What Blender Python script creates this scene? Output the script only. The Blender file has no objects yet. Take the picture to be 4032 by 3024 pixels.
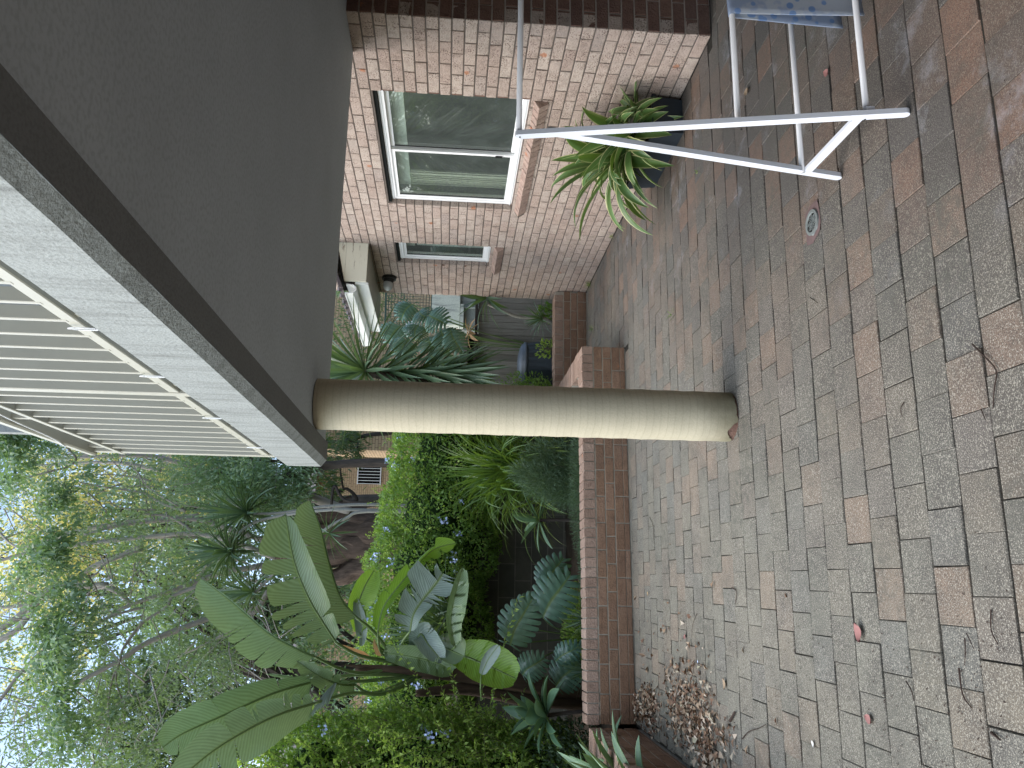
import bpy, math, random
import numpy as np
from math import sin, cos, pi, radians
from mathutils import Vector, Matrix, noise
random.seed(7); RNG = np.random.default_rng(7)

# ------------------------------------------------------------------ camera, world, sun
SC = bpy.context.scene
COL = SC.collection
H, PITCH, ROLL, YAW, FPX = 1.638, -0.074167, -0.034085, 0.240931, 3161.32
def cam_axes():
    cy, sy, cp, sp, cr, sr = cos(YAW), sin(YAW), cos(PITCH), sin(PITCH), cos(ROLL), sin(ROLL)
    F = Vector((sy*cp, cy*cp, sp)); R = Vector((cy, -sy, 0)); D = F.cross(R)
    return cr*R+sr*D, -sr*R+cr*D, F
RT, DN, FW = cam_axes()
cd = bpy.data.cameras.new('camera'); cam = bpy.data.objects.new('camera', cd); COL.objects.link(cam)
cd.sensor_width = 36; cd.sensor_fit = 'HORIZONTAL'; cd.lens = FPX/4032*36; cd.clip_start = .05; cd.clip_end = 500
X, Y, Z = DN, RT, -FW        # the phone was held upright, the picture is stored turned a quarter
cam.matrix_world = Matrix(((X.x, Y.x, Z.x, 0), (X.y, Y.y, Z.y, 0), (X.z, Y.z, Z.z, H), (0, 0, 0, 1)))
SC.camera = cam
w = bpy.data.worlds.new("World"); SC.world = w; w.use_nodes = True
nt = w.node_tree; bg = nt.nodes['Background']; sky = nt.nodes.new('ShaderNodeTexSky')
sky.sky_type = 'NISHITA'; sky.sun_disc = False
SUN_EL, SUN_AZ = radians(50), radians(-80)      # azimuth from +y towards +x
sky.sun_elevation = SUN_EL; sky.sun_rotation = SUN_AZ; sky.dust_density = 2.6; sky.ozone_density = 1.2; sky.air_density = 1.0
nt.links.new(sky.outputs[0], bg.inputs[0]); bg.inputs[1].default_value = 0.15
sl = bpy.data.lights.new('sun', 'SUN'); sl.energy = 1.5; sl.angle = radians(130); sl.color = (.90, .98, 1)
so = bpy.data.objects.new('sun', sl); COL.objects.link(so)
sdir = Vector((sin(SUN_AZ)*cos(SUN_EL), cos(SUN_AZ)*cos(SUN_EL), sin(SUN_EL)))
so.rotation_euler = (-sdir).to_track_quat('-Z', 'Y').to_euler(); so.location = sdir*30
SC.view_settings.view_transform = 'Standard'; SC.view_settings.look = 'None'
SC.view_settings.exposure = 1.42; SC.view_settings.gamma = 1
SC.cycles.max_bounces = 8; SC.cycles.transparent_max_bounces = 12

def PX(xd, yd, Yw):
    """point seen at (xd, yd) of the 2212 px wide photograph, at world depth y = Yw"""
    n = 1.8228; a = 3024-yd*n-1512; b = xd*n-2016
    d = RT*(a/FPX)+DN*(b/FPX)+FW
    t = Yw/d.y
    return Vector((d.x*t, Yw, H+d.z*t))

# ------------------------------------------------------------------ object helpers
def tag(o, label=None, cat=None, group=None, kind=None):
    if label: o['label'] = label
    if cat: o['category'] = cat
    if group: o['group'] = group
    if kind: o['kind'] = kind
    return o
def thing(name, label, cat, loc=(0, 0, 0), group=None):
    o = bpy.data.objects.new(name, None); COL.objects.link(o); o.location = loc
    o.empty_display_size = .1
    return tag(o, label, cat, group)
class MB:
    def __init__(s): s.v = []; s.f = []; s.r = []; s.e = []; s.t = []; s.m = []
    def add(s, vs, fs, rnd=0.5, edge=None, lt=None, mi=0):
        b = len(s.v); s.v += [tuple(p) for p in vs]
        s.f += [tuple(b+i for i in f) for f in fs]; s.r += [rnd]*len(fs); s.m += [mi]*len(fs)
        s.e += (list(edge) if edge is not None else [0.0]*len(vs))
        s.t += (list(lt) if lt is not None else [0.0]*len(vs))
    def box(s, a, b, rnd=.5, mi=0):
        x0, y0, z0 = a; x1, y1, z1 = b
        vs = [(x, y, z) for x in (x0, x1) for y in (y0, y1) for z in (z0, z1)]
        s.add(vs, [(0, 1, 3, 2), (4, 6, 7, 5), (0, 4, 5, 1), (2, 3, 7, 6), (0, 2, 6, 4), (1, 5, 7, 3)], rnd, mi=mi)
    def bar(s, p, q, w, h, up=(0, 0, 1), rnd=.5, ch=0.0, mi=0):
        """rectangular bar from p to q, w across, h along 'up'; ch rounds its long edges"""
        p = Vector(p); q = Vector(q); t = (q-p).normalized(); u = Vector(up); sd = t.cross(u).normalized(); u = sd.cross(t)
        if ch > 0: pr = [(w/2-ch, h/2), (w/2, h/2-ch), (w/2, -h/2+ch), (w/2-ch, -h/2), (-w/2+ch, -h/2), (-w/2, -h/2+ch), (-w/2, h/2-ch), (-w/2+ch, h/2)]
        else: pr = [(w/2, h/2), (w/2, -h/2), (-w/2, -h/2), (-w/2, h/2)]
        n = len(pr); vs = [c+sd*a+u*b for c in (p, q) for a, b in pr]
        fs = [(i, (i+1) % n, n+(i+1) % n, n+i) for i in range(n)]+[tuple(range(n))[::-1], tuple(range(n, 2*n))]
        s.add(vs, fs, rnd, mi=mi)
    def tube(s, pts, rad, seg=8, rnd=.5, cap=True, wob=0.0, mi=0):
        pts = [Vector(p) for p in pts]; n = len(pts)
        if not hasattr(rad, '__len__'): rad = [rad]*n
        vs = []; prev = Vector((.3, .5, .8))
        for i, p in enumerate(pts):
            t = (pts[min(i+1, n-1)]-pts[max(i-1, 0)]).normalized()
            a = prev-t*prev.dot(t)
            if a.length < 1e-4: a = t.orthogonal()
            a.normalize(); prev = a; b = t.cross(a)
            for k in range(seg):
                th = 2*pi*k/seg; rr = rad[i]*(1+wob*(noise.noise(p*3+Vector((k*1.7, 0, 0)))))
                vs.append(p+a*cos(th)*rr+b*sin(th)*rr)
        fs = [(i*seg+k, i*seg+(k+1) % seg, (i+1)*seg+(k+1) % seg, (i+1)*seg+k) for i in range(n-1) for k in range(seg)]
        if cap: fs += [tuple(range(seg))[::-1], tuple((n-1)*seg+k for k in range(seg))]
        lt = [i for i in range(n) for k in range(seg)]
        s.add(vs, fs, rnd, lt=lt, mi=mi)
    def block(s, O, u, v, n, u0, u1, v0, v1, d, ch=.004, rnd=.5, tilt=0.0):
        O = Vector(O); u = Vector(u); v = Vector(v); n = Vector(n)
        tu, tv = random.uniform(-tilt, tilt), random.uniform(-tilt, tilt); h = random.uniform(-tilt, tilt)*1.8
        def P(a, b, c): return O+u*a+v*b+n*c
        j = lambda: random.uniform(-.0012, .0012)
        q = [(u0, v0), (u1, v0), (u1, v1), (u0, v1)]; sg = [(-1, -1), (1, -1), (1, 1), (-1, 1)]
        vs = [P(a, b, -d) for a, b in q]+[P(a+j(), b+j(), h-ch) for a, b in q]
        vs += [P(a-ch*sa+j(), b-ch*sb+j(), h+tu*sa+tv*sb) for (a, b), (sa, sb) in zip(q, sg)]
        fs = []
        for r in (0, 4):
            fs += [(r+i, r+(i+1) % 4, r+4+(i+1) % 4, r+4+i) for i in range(4)]
        fs.append((8, 9, 10, 11)); fs.append((3, 2, 1, 0))
        s.add(vs, fs, rnd)
    def build(s, name, mat, parent=None, smooth=False, loc=None):
        me = bpy.data.meshes.new(name); me.from_pydata(s.v, [], s.f)
        a = me.attributes.new('rnd', 'FLOAT', 'FACE'); a.data.foreach_set('value', s.r)
        a = me.attributes.new('edge', 'FLOAT', 'POINT'); a.data.foreach_set('value', s.e)
        a = me.attributes.new('lt', 'FLOAT', 'POINT'); a.data.foreach_set('value', s.t)
        for m in (mat if isinstance(mat, (list, tuple)) else [mat]): me.materials.append(m)
        me.polygons.foreach_set('material_index', s.m)
        me.update()
        if smooth: me.polygons.foreach_set('use_smooth', [True]*len(s.f))
        o = bpy.data.objects.new(name, me); COL.objects.link(o)
        if parent:
            o.parent = parent
            L = Vector(parent.location)
            if parent.parent: L = L+Vector(parent.parent.location)
            if L.length > 0: me.transform(Matrix.Translation(-L))
        return o
def recenter(o, loc):
    o.data.transform(Matrix.Translation(-Vector(loc))); o.location = loc
def smooth_path(pts, k=4):
    P = [Vector(p) for p in pts]; out = []
    for i in range(len(P)-1):
        a = P[max(i-1, 0)]; b = P[i]; c = P[i+1]; d = P[min(i+2, len(P)-1)]
        for j in range(k):
            t = j/k
            out.append(.5*((2*b)+(c-a)*t+(2*a-5*b+4*c-d)*t*t+(3*b-a-3*c+d)*t**3))
    out.append(P[-1]); return out
def lerpn(vals, n):
    return list(np.interp(np.linspace(0, len(vals)-1, n), range(len(vals)), vals))

def leafmesh(name, mat, C, N, T, L, W, R, parent=None, fold=.25, mats=None):
    """many small pointed leaves as one mesh: centre, normal, direction, length, width, tint (numpy arrays)"""
    C = np.asarray(C, float); n = len(C)
    T = T/np.linalg.norm(T, axis=1)[:, None]
    N = N-T*np.sum(N*T, axis=1)[:, None]; N /= (np.linalg.norm(N, axis=1)[:, None]+1e-9)
    S = np.cross(T, N); L = np.broadcast_to(L, n)[:, None]; W = np.broadcast_to(W, n)[:, None]
    b = C; t = C+T*L-N*L*.12
    m1 = C+T*L*.42+S*W*.5+N*W*fold; m2 = C+T*L*.42-S*W*.5+N*W*fold; md = C+T*L*.45
    V = np.stack([b, m1, t, m2, md], 1).reshape(-1, 3)
    if parent is not None: V = V-np.array(parent.location)
    F = np.array([[0, 4, 1], [1, 4, 2], [0, 3, 4], [4, 3, 2]])
    idx = (np.arange(n)[:, None, None]*5+F[None]).reshape(-1)
    me = bpy.data.meshes.new(name); me.vertices.add(n*5); me.vertices.foreach_set('co', V.reshape(-1))
    me.loops.add(n*12); me.loops.foreach_set('vertex_index', idx.astype(np.int32))
    me.polygons.add(n*4); me.polygons.foreach_set('loop_start', np.arange(0, n*12, 3, dtype=np.int32))
    me.update(calc_edges=True); me.validate()
    a = me.attributes.new('rnd', 'FLOAT', 'FACE'); a.data.foreach_set('value', np.repeat(np.broadcast_to(R, n), 4).astype(np.float32))
    me.materials.append(mat)
    o = bpy.data.objects.new(name, me); COL.objects.link(o)
    if parent is not None: o.parent = parent
    return o
def runit(n):
    v = RNG.normal(size=(n, 3)); return v/np.linalg.norm(v, axis=1)[:, None]

# ------------------------------------------------------------------ material helpers
class NT:
    def __init__(s, name, rough=.8, spec=.3):
        s.m = bpy.data.materials.new(name); s.m.use_nodes = True; s.t = s.m.node_tree; s.n = s.t.nodes
        s.b = s.n['Principled BSDF']; s.b.inputs['Roughness'].default_value = rough
        s.b.inputs['Specular IOR Level'].default_value = spec
    def new(s, k, **kw):
        n = s.n.new(k)
        for a, b in kw.items():
            if hasattr(n, a): setattr(n, a, b)
            else: n.inputs[a.replace('_', ' ')].default_value = b
        return n
    def l(s, a, b): s.t.links.new(a, b)
    def pos(s): return s.new('ShaderNodeNewGeometry').outputs['Position']
    def map(s, v, sc):
        m = s.new('ShaderNodeMapping'); s.l(v, m.inputs[0]); m.inputs['Scale'].default_value = sc; return m.outputs[0]
    def noise(s, v, scale, det=4, rough=.6):
        n = s.new('ShaderNodeTexNoise'); s.l(v, n.inputs['Vector']); n.inputs['Scale'].default_value = scale
        n.inputs['Detail'].default_value = det; n.inputs['Roughness'].default_value = rough; return n.outputs[0]
    def vor(s, v, scale, feat='F1'):
        n = s.new('ShaderNodeTexVoronoi'); n.feature = feat; s.l(v, n.inputs['Vector']); n.inputs['Scale'].default_value = scale; return n
    def ramp(s, f, stops, interp='LINEAR'):
        r = s.new('ShaderNodeValToRGB'); e = r.color_ramp.elements; r.color_ramp.interpolation = interp
        while len(e) < len(stops): e.new(.5)
        for q, (p, c) in zip(e, stops):
            q.position = p; q.color = (c, c, c, 1) if isinstance(c, (int, float)) else (*c, 1)
        s.l(f, r.inputs[0]); return r.outputs[0]
    def mix(s, f, a, b, mode='MIX'):
        m = s.new('ShaderNodeMix', data_type='RGBA', blend_type=mode)
        for i, q in ((0, f), (6, a), (7, b)):
            if isinstance(q, bpy.types.NodeSocket): s.l(q, m.inputs[i])
            else: m.inputs[i].default_value = q if i == 0 else (*q, 1)
        return m.outputs[2]
    def math(s, op, a, b=0.0):
        m = s.new('ShaderNodeMath', operation=op)
        for i, q in ((0, a), (1, b)):
            if isinstance(q, bpy.types.NodeSocket): s.l(q, m.inputs[i])
            else: m.inputs[i].default_value = q
        return m.outputs[0]
    def attr(s, name):
        a = s.new('ShaderNodeAttribute'); a.attribute_name = name; return a.outputs['Fac']
    def col(s, c):
        if isinstance(c, bpy.types.NodeSocket): s.l(c, s.b.inputs['Base Color'])
        else: s.b.inputs['Base Color'].default_value = (*c, 1)
    def bump(s, h, strength=.3, dist=.01):
        b = s.new('ShaderNodeBump'); b.inputs['Strength'].default_value = strength; b.inputs['Distance'].default_value = dist
        s.l(h, b.inputs['Height']); s.l(b.outputs[0], s.b.inputs['Normal'])
    def out(s, sh): s.l(sh, s.n['Material Output'].inputs['Surface'])

def m_plain(name, c, rough=.6, spec=.3, var=.12, scale=8, bump=0, bscale=60, metal=0):
    t = NT(name, rough, spec); p = t.pos(); n = t.noise(p, scale)
    t.col(t.mix(n, tuple(x*(1-var) for x in c), tuple(min(1, x*(1+var)) for x in c)))
    t.b.inputs['Metallic'].default_value = metal
    if bump: t.bump(t.noise(p, bscale, 3), bump, .004)
    return t.m
def m_brick(name, stops, spots=True, dark=.5, moss=0.0):
    t = NT(name, .9, .15); p = t.pos(); r = t.attr('rnd')
    c = t.ramp(r, stops)
    n1 = t.noise(p, 28, 5, .7); c = t.mix(t.ramp(n1, [(.35, .0), (.7, .5)]), c, tuple(min(1, x*1.22) for x in stops[len(stops)//2][1]))
    if spots:
        v = t.vor(t.map(p, (1, 1, 1.3)), 62); sp = t.ramp(t.math('ADD', v.outputs['Distance'], t.math('MULTIPLY', t.noise(p, 140, 2), .25)), [(.40, 1), (.54, 0)])
        gate = t.ramp(t.noise(p, 9, 2), [(.42, .15), (.6, 1)])
        c = t.mix(t.math('MULTIPLY', sp, t.math('MULTIPLY', gate, dark)), c, (.10, .055, .045))
        v2 = t.vor(p, 2.9); sp2 = t.ramp(t.math('ADD', v2.outputs['Distance'], t.math('MULTIPLY', t.noise(p, 60, 3), .09)), [(.10, 1), (.13, 0)])
        c = t.mix(t.math('MULTIPLY', sp2, .75), c, (.42, .16, .07))
    c = t.mix(t.ramp(t.noise(p, 16, 5, .7), [(.48, 0), (.72, .5)]), c, tuple(x*.45 for x in stops[0][1]))
    c = t.mix(t.ramp(t.noise(p, 3.1, 3), [(.4, 0), (.75, .25)]), c, (.2, .15, .12))
    t.col(c); t.bump(t.math('ADD', t.noise(t.map(p, (1, 1, 2.2)), 55, 5, .7), t.math('MULTIPLY', t.vor(p, 70).outputs['Distance'], .6)), .8, .006)
    return t.m
def m_leaf(name, stops, trans=.35, rough=.45, spec=.35, edge=None, vein=0, tcol=None):
    t = NT(name, rough, spec); c = t.ramp(t.attr('rnd'), stops); p = t.pos()
    c = t.mix(t.ramp(t.noise(p, 14, 3), [(.3, 0), (.8, .35)]), c, tuple(x*.55 for x in stops[0][1]))
    if vein:
        s = t.math('SINE', t.math('MULTIPLY', t.attr('lt'), vein)); s = t.math('ADD', t.math('MULTIPLY', s, .5), .5)
        c = t.mix(t.math('MULTIPLY', s, .22), c, tuple(x*1.9 for x in stops[-1][1]))
        c = t.mix(t.ramp(t.attr('edge'), [(0.02, .75), (.09, 0)]), c, (.20, .26, .07))
        t.bump(s, .35, .004)
    if edge: c = t.mix(t.ramp(t.attr('edge'), edge[0]), c, edge[1])
    t.col(c)
    tr = t.new('ShaderNodeBsdfTranslucent')
    t.l(t.mix(.6, c, tcol or (.25, .4, .03)), tr.inputs[0])
    mx = t.new('ShaderNodeMixShader'); mx.inputs[0].default_value = trans
    t.l(t.b.outputs[0], mx.inputs[1]); t.l(tr.outputs[0], mx.inputs[2]); t.out(mx.outputs[0])
    return t.m

M = {}
M['brick'] = m_brick('house brick', [(0, (.35, .275, .23)), (.3, (.43, .36, .305)), (.55, (.38, .30, .25)), (.8, (.455, .39, .33)), (1, (.31, .262, .23))], dark=.8)
M['brick_garden'] = m_brick('garden wall brick', [(0, (.19, .115, .075)), (.35, (.25, .155, .098)), (.6, (.215, .13, .082)), (1, (.29, .185, .125))], dark=.5)
M['brick_sill'] = m_brick('sill brick', [(0, (.31, .22, .18)), (.5, (.37, .27, .22)), (1, (.28, .205, .17))], dark=.25)
M['brick_dark'] = m_brick('dark brick with painted shade', [(0, (.13, .075, .06)), (.4, (.17, .10, .075)), (1, (.115, .072, .062))], dark=.7)  # brown-red brick, with the shade on the return and reveals painted in
M['mortar'] = m_plain('mortar', (.34, .30, .26), .95, .1, .3, 20, .4, 120)
M['mortar_dark'] = m_plain('raked mortar', (.13, .11, .095), .95, .1, .3, 20, .4, 120)
M['mortar_grey'] = m_plain('grey mortar', (.36, .33, .27), .95, .1, .3, 20, .4, 120)
def m_paver():
    t = NT('clay paver', .72, .25); p = t.pos(); r = t.attr('rnd')
    clay = t.ramp(r, [(0, (.080, .074, .068)), (.25, (.095, .083, .073)), (.45, (.135, .096, .073)), (.6, (.086, .082, .077)), (.8, (.165, .104, .075)), (1, (.112, .090, .076))])
    worn = t.ramp(r, [(0, (.14, .138, .112)), (.4, (.165, .152, .118)), (.6, (.137, .137, .118)), (.85, (.20, .155, .113)), (1, (.152, .147, .115))])
    sx = t.new('ShaderNodeSeparateXYZ'); t.l(p, sx.inputs[0])
    g = t.math('ADD', t.math('MULTIPLY', sx.outputs[0], -.42), t.math('MULTIPLY', sx.outputs[1], .14))
    g = t.math('ADD', g, t.math('MULTIPLY', t.noise(p, 1.6, 4), .9))
    c = t.mix(t.ramp(g, [(.1, 0), (.95, 1)]), clay, worn)
    c = t.mix(t.ramp(t.noise(p, 4, 6, .75), [(.42, 0), (.7, .75)]), c, (.07, .063, .055))
    grain = t.vor(p, 150); c = t.mix(t.ramp(grain.outputs['Distance'], [(.12, .75), (.42, 0)]), c, (.035, .03, .028))
    gr2 = t.noise(p, 210, 3, .6); c = t.mix(t.math('MULTIPLY', t.ramp(gr2, [(.52, 0), (.64, .75)]), t.ramp(g, [(.0, .35), (.5, 1)])), c, (.44, .415, .34))
    bloom = t.ramp(t.noise(t.map(p, (1, 1, 1)), 2.3, 6, .75), [(.56, 0), (.72, .38)])
    c = t.mix(t.math('MULTIPLY', bloom, t.ramp(g, [(.0, 1), (.5, 0)])), c, (.42, .44, .48))
    moss = t.ramp(t.noise(p, 1.3, 5, .7), [(.48, 0), (.66, .75)])
    c = t.mix(t.math('MULTIPLY', moss, t.ramp(t.noise(p, 24, 4), [(.4, 0), (.6, 1)])), c, (.085, .085, .07))
    t.col(c); t.bump(t.math('ADD', t.noise(p, 260, 3), t.math('MULTIPLY', t.noise(p, 30, 3), .8)), .55, .004)
    return t.m
M['paver'] = m_paver()
M['joint'] = m_plain('paving joint', (.03, .028, .023), .95, .1, .5, 40, .4, 150)
M['soil'] = m_plain('garden soil', (.045, .035, .026), .95, .1, .4, 9, .9, 40)
def m_render(name, c, stain=True, bs=150, bump=.7, dist=.006):
    t = NT(name, .85, .2); p = t.pos()
    k = t.mix(t.ramp(t.noise(p, 2.2, 4), [(.35, 0), (.8, .4)]), c, tuple(x*.72 for x in c))
    if stain:
        st = t.noise(t.map(p, (7, 7, .9)), 2.4, 5, .7)
        k = t.mix(t.ramp(st, [(.47, 0), (.66, .65)]), k, (.12, .125, .115))
    sp = t.noise(p, bs, 2, .5); k = t.mix(t.ramp(sp, [(.35, .3), (.55, 0)]), k, tuple(x*.5 for x in c))
    t.col(k); t.bump(t.noise(p, bs, 3, .6), bump, dist); return t.m
M['fascia'] = m_render('textured render', (.28, .30, .285), bs=95)
M['column_old'] = m_render('column render', (.46, .43, .32), stain=False, bs=110, bump=.6)
def m_column():
    t = NT('column render', .85, .2); p = t.pos(); sx = t.new('ShaderNodeSeparateXYZ'); t.l(p, sx.inputs[0]); z = sx.outputs[2]
    c = t.mix(t.ramp(t.noise(p, 2.2, 4), [(.35, 0), (.8, .35)]), (.47, .43, .315), (.36, .335, .25))
    w_ = t.math('ADD', t.math('MULTIPLY', z, 150.0), t.math('MULTIPLY', t.noise(p, 3, 2), 6.0)); bd = t.math('SINE', w_)
    c = t.mix(t.ramp(bd, [(.75, 0), (1, .16)]), c, (.2, .185, .13))
    ft = t.ramp(t.math('ADD', z, t.math('MULTIPLY', t.noise(p, 9, 4), .22)), [(.12, .85), (.36, 0)]); c = t.mix(ft, c, (.15, .14, .085))
    sp = t.noise(p, 110, 2, .5); c = t.mix(t.ramp(sp, [(.35, .12), (.55, 0)]), c, (.2, .18, .13))
    t.col(c); t.bump(t.math('ADD', t.noise(p, 110, 3, .6), t.math('MULTIPLY', bd, .10)), .35, .005); return t.m
M['column'] = m_column()
M['soffit'] = m_render('painted soffit', (.46, .52, .56), stain=False, bs=70, bump=.12, dist=.003)
M['soffit_edge'] = m_render('soffit border', (.19, .205, .21), stain=False, bs=110, bump=.5)
M['alu'] = m_plain('white aluminium', (.78, .79, .78), .35, .5, .05, 6)
M['alu_rail'] = m_plain('cream railing', (.36, .35, .28), .45, .4, .1, 5)
M['alu_dark'] = m_plain('aged railing underside', (.42, .42, .37), .5, .4, .2, 5)
M['white_frame'] = m_plain('white enamel', (.66, .69, .73), .35, .5, .04, 6)
M['rod'] = m_plain('grey rod', (.60, .60, .60), .4, .4, .05, 6)
M['rubber'] = m_plain('black rubber', (.012, .012, .012), .6, .3, .1)
M['blind'] = m_plain('roller blind', (.80, .80, .72), .8, .2, .04)
M['curtain'] = m_plain('curtain', (.48, .47, .38), .9, .1, .15, 3)
M['room'] = m_plain('room', (.30, .31, .29), .9, .1, .2, 2)
M['dark'] = m_plain('dark void', (.012, .013, .012), .9, .1)
def m_glass():
    t = NT('window glass', .02, .5)
    g = t.new('ShaderNodeBsdfGlossy'); g.inputs['Roughness'].default_value = .015; g.inputs['Color'].default_value = (.95, 1, .98, 1)
    tr = t.new('ShaderNodeBsdfTransparent'); tr.inputs[0].default_value = (.88, .93, .91, 1)
    f = t.new('ShaderNodeFresnel'); f.inputs[0].default_value = 1.5
    k = t.math('ADD', t.math('MULTIPLY', f.outputs[0], 1.1), .05)
    bf = t.new('ShaderNodeNewGeometry').outputs['Backfacing']; k = t.math('MULTIPLY', k, t.math('SUBTRACT', 1.0, bf))
    mx = t.new('ShaderNodeMixShader'); t.l(k, mx.inputs[0]); t.l(tr.outputs[0], mx.inputs[1]); t.l(g.outputs[0], mx.inputs[2])
    df = t.new('ShaderNodeBsdfDiffuse'); df.inputs[0].default_value = (.30, .335, .31, 1); m2 = t.new('ShaderNodeMixShader'); t.l(t.math('MULTIPLY', t.ramp(t.noise(t.pos(), 5, 4), [(.3, .07), (.8, .15)]), 1.0), m2.inputs[0])
    t.l(mx.outputs[0], m2.inputs[1]); t.l(df.outputs[0], m2.inputs[2]); t.out(m2.outputs[0])
    return t.m
M['glass'] = m_glass()
M['pot'] = m_plain('dark planter', (.022, .03, .038), .55, .35, .35, 12)
M['bin'] = m_plain('bin plastic', (.030, .042, .055), .42, .4, .2, 8)
M['bin_lid'] = m_plain('bin lid plastic', (.065, .08, .095), .4, .4, .2, 8)
def m_wood(name, a, b, sc=(30, 30, 2.2)):
    t = NT(name, .85, .15); p = t.pos(); n = t.noise(t.map(p, sc), 1.5, 6, .7)
    c = t.mix(t.ramp(n, [(.3, 0), (.7, 1)]), a, b); r = t.attr('rnd'); c = t.mix(t.ramp(r, [(0, .0), (1, .6)]), c, tuple(x*.55 for x in a))
    t.col(c); t.bump(n, .6, .006); return t.m
M['fence'] = m_wood('weathered palings', (.27, .25, .21), (.46, .43, .37))
M['bark'] = m_wood('grey bark', (.27, .24, .21), (.46, .42, .37), (6, 6, 2))
M['bark_red'] = m_wood('papery red bark', (.06, .042, .033), (.23, .165, .125), (14, 14, 2.5))
M['bark_dark'] = m_wood('dark bark', (.045, .038, .032), (.11, .09, .075), (10, 10, 3))
M['stem_pale'] = m_wood('pale ringed stem', (.26, .255, .22), (.38, .37, .32), (2, 2, 40))
M['stem_brown'] = m_wood('banana stem', (.06, .04, .028), (.16, .105, .07), (12, 12, 2))
def m_texbrick(name, c1, c2, mort):
    t = NT(name, .9, .15); p = t.pos(); sx = t.new('ShaderNodeSeparateXYZ'); t.l(p, sx.inputs[0])
    cb = t.new('ShaderNodeCombineXYZ'); t.l(t.math('ADD', sx.outputs[0], sx.outputs[1]), cb.inputs[0]); t.l(sx.outputs[2], cb.inputs[1])
    b = t.new('ShaderNodeTexBrick'); t.l(cb.outputs[0], b.inputs['Vector']); b.inputs['Scale'].default_value = 1
    b.inputs['Brick Width'].default_value = .24; b.inputs['Row Height'].default_value = .086; b.inputs['Mortar Size'].default_value = .008
    b.inputs['Color1'].default_value = (*c1, 1); b.inputs['Color2'].default_value = (*c2, 1); b.inputs['Mortar'].default_value = (*mort, 1)
    c = t.mix(t.ramp(t.noise(p, 1.3, 4), [(.4, 0), (.8, .35)]), b.outputs[0], tuple(x*.6 for x in c1))
    t.col(c); return t.m
M['tan'] = m_texbrick('tan brick', (.52, .38, .23), (.44, .31, .185), (.17, .12, .08))
def m_blocks():
    t = NT('concrete block', .9, .1); p = t.pos(); sx = t.new('ShaderNodeSeparateXYZ'); t.l(p, sx.inputs[0])
    cb = t.new('ShaderNodeCombineXYZ'); t.l(sx.outputs[0], cb.inputs[0]); t.l(sx.outputs[2], cb.inputs[1])
    b = t.new('ShaderNodeTexBrick'); t.l(cb.outputs[0], b.inputs['Vector']); b.inputs['Scale'].default_value = 1
    b.inputs['Brick Width'].default_value = .4; b.inputs['Row Height'].default_value = .2; b.inputs['Mortar Size'].default_value = .006
    b.inputs['Color1'].default_value = (.10, .095, .08, 1); b.inputs['Color2'].default_value = (.08, .078, .068, 1); b.inputs['Mortar'].default_value = (.16, .15, .13, 1)
    t.col(t.mix(t.ramp(t.noise(p, 4, 4), [(.4, 0), (.8, .6)]), b.outputs[0], (.03, .032, .024))); t.bump(t.noise(p, 60, 3), .5, .004); return t.m
M['blocks'] = m_blocks()
M['conc'] = m_render('mossy cement wall', (.66, .68, .56), bs=60, bump=.3)
M['conc2'] = m_render('plain cement wall', (.34, .35, .30), bs=60, bump=.3)
def m_peel():
    t = NT('peeling cream timber', .75, .25); p = t.pos()
    n = t.noise(t.map(p, (2.2, 9, 16)), 1.6, 6, .75); st = t.ramp(n, [(.60, 0), (.66, 1)])
    t.col(t.mix(st, (.66, .63, .50), (.16, .10, .06))); t.bump(n, .3, .004); return t.m
M['peel'] = m_peel()
M['gutter'] = m_plain('white gutter', (.78, .80, .76), .4, .4, .1, 4)
M['roof_brown'] = m_plain('brown roof edge', (.10, .085, .085), .8, .2, .4, 10, .5, 60)
M['green_steel'] = m_plain('green steel', (.03, .06, .045), .5, .4, .2)
M['towel'] = None
M['drain'] = m_plain('grey drain', (.17, .19, .18), .6, .3, .2, 30)
M['pink'] = m_plain('pink mortar', (.155, .11, .105), .9, .1, .2, 25, .5, 90)
M['globe'] = m_plain('frosted globe', (.42, .45, .45), .25, .5, .03)
M['black'] = m_plain('black metal', (.015, .017, .016), .45, .4)
# leaves
M['l_hedge'] = m_leaf('plumbago leaf', [(0, (.09, .18, .04)), (.5, (.17, .31, .07)), (1, (.30, .45, .12))], .5)
M['l_hedge_brightened'] = m_leaf('brightened plumbago leaf', [(0, (.13, .23, .05)), (.5, (.24, .38, .08)), (1, (.40, .54, .14))], .5)  # lighter copy of the plumbago leaf, brightness painted in against dim light
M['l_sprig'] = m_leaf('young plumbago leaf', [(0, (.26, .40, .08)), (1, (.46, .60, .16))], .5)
M['l_tree'] = m_leaf('tree leaf', [(0, (.12, .17, .11)), (.6, (.21, .28, .18)), (1, (.32, .40, .23))], .45, .4, .5)
M['l_vine'] = m_leaf('vine leaf', [(0, (.14, .23, .15)), (.6, (.25, .37, .24)), (1, (.40, .53, .28))], .45, .3, .55)
M['l_sunpaint'] = m_leaf('leaf with painted sunlight', [(0, (.28, .30, .10)), (.5, (.58, .55, .20)), (1, (.8, .74, .32))], .6, tcol=(.9, .8, .25))  # sunshine through the far leaves painted in as gold colour
M['l_dark'] = m_leaf('dark tree leaf', [(0, (.04, .07, .045)), (1, (.11, .165, .09))], .3)
M['l_strel'] = m_leaf('paddle leaf', [(0, (.12, .17, .07)), (.5, (.16, .24, .11)), (1, (.23, .32, .175))], .22, .3, .6, vein=260, tcol=(.16, .26, .06))
M['l_strel_grey'] = m_leaf('greyish paddle leaf', [(0, (.15, .20, .165)), (1, (.24, .31, .26))], .15, .35, .5, vein=200, tcol=(.1, .16, .08))
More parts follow.
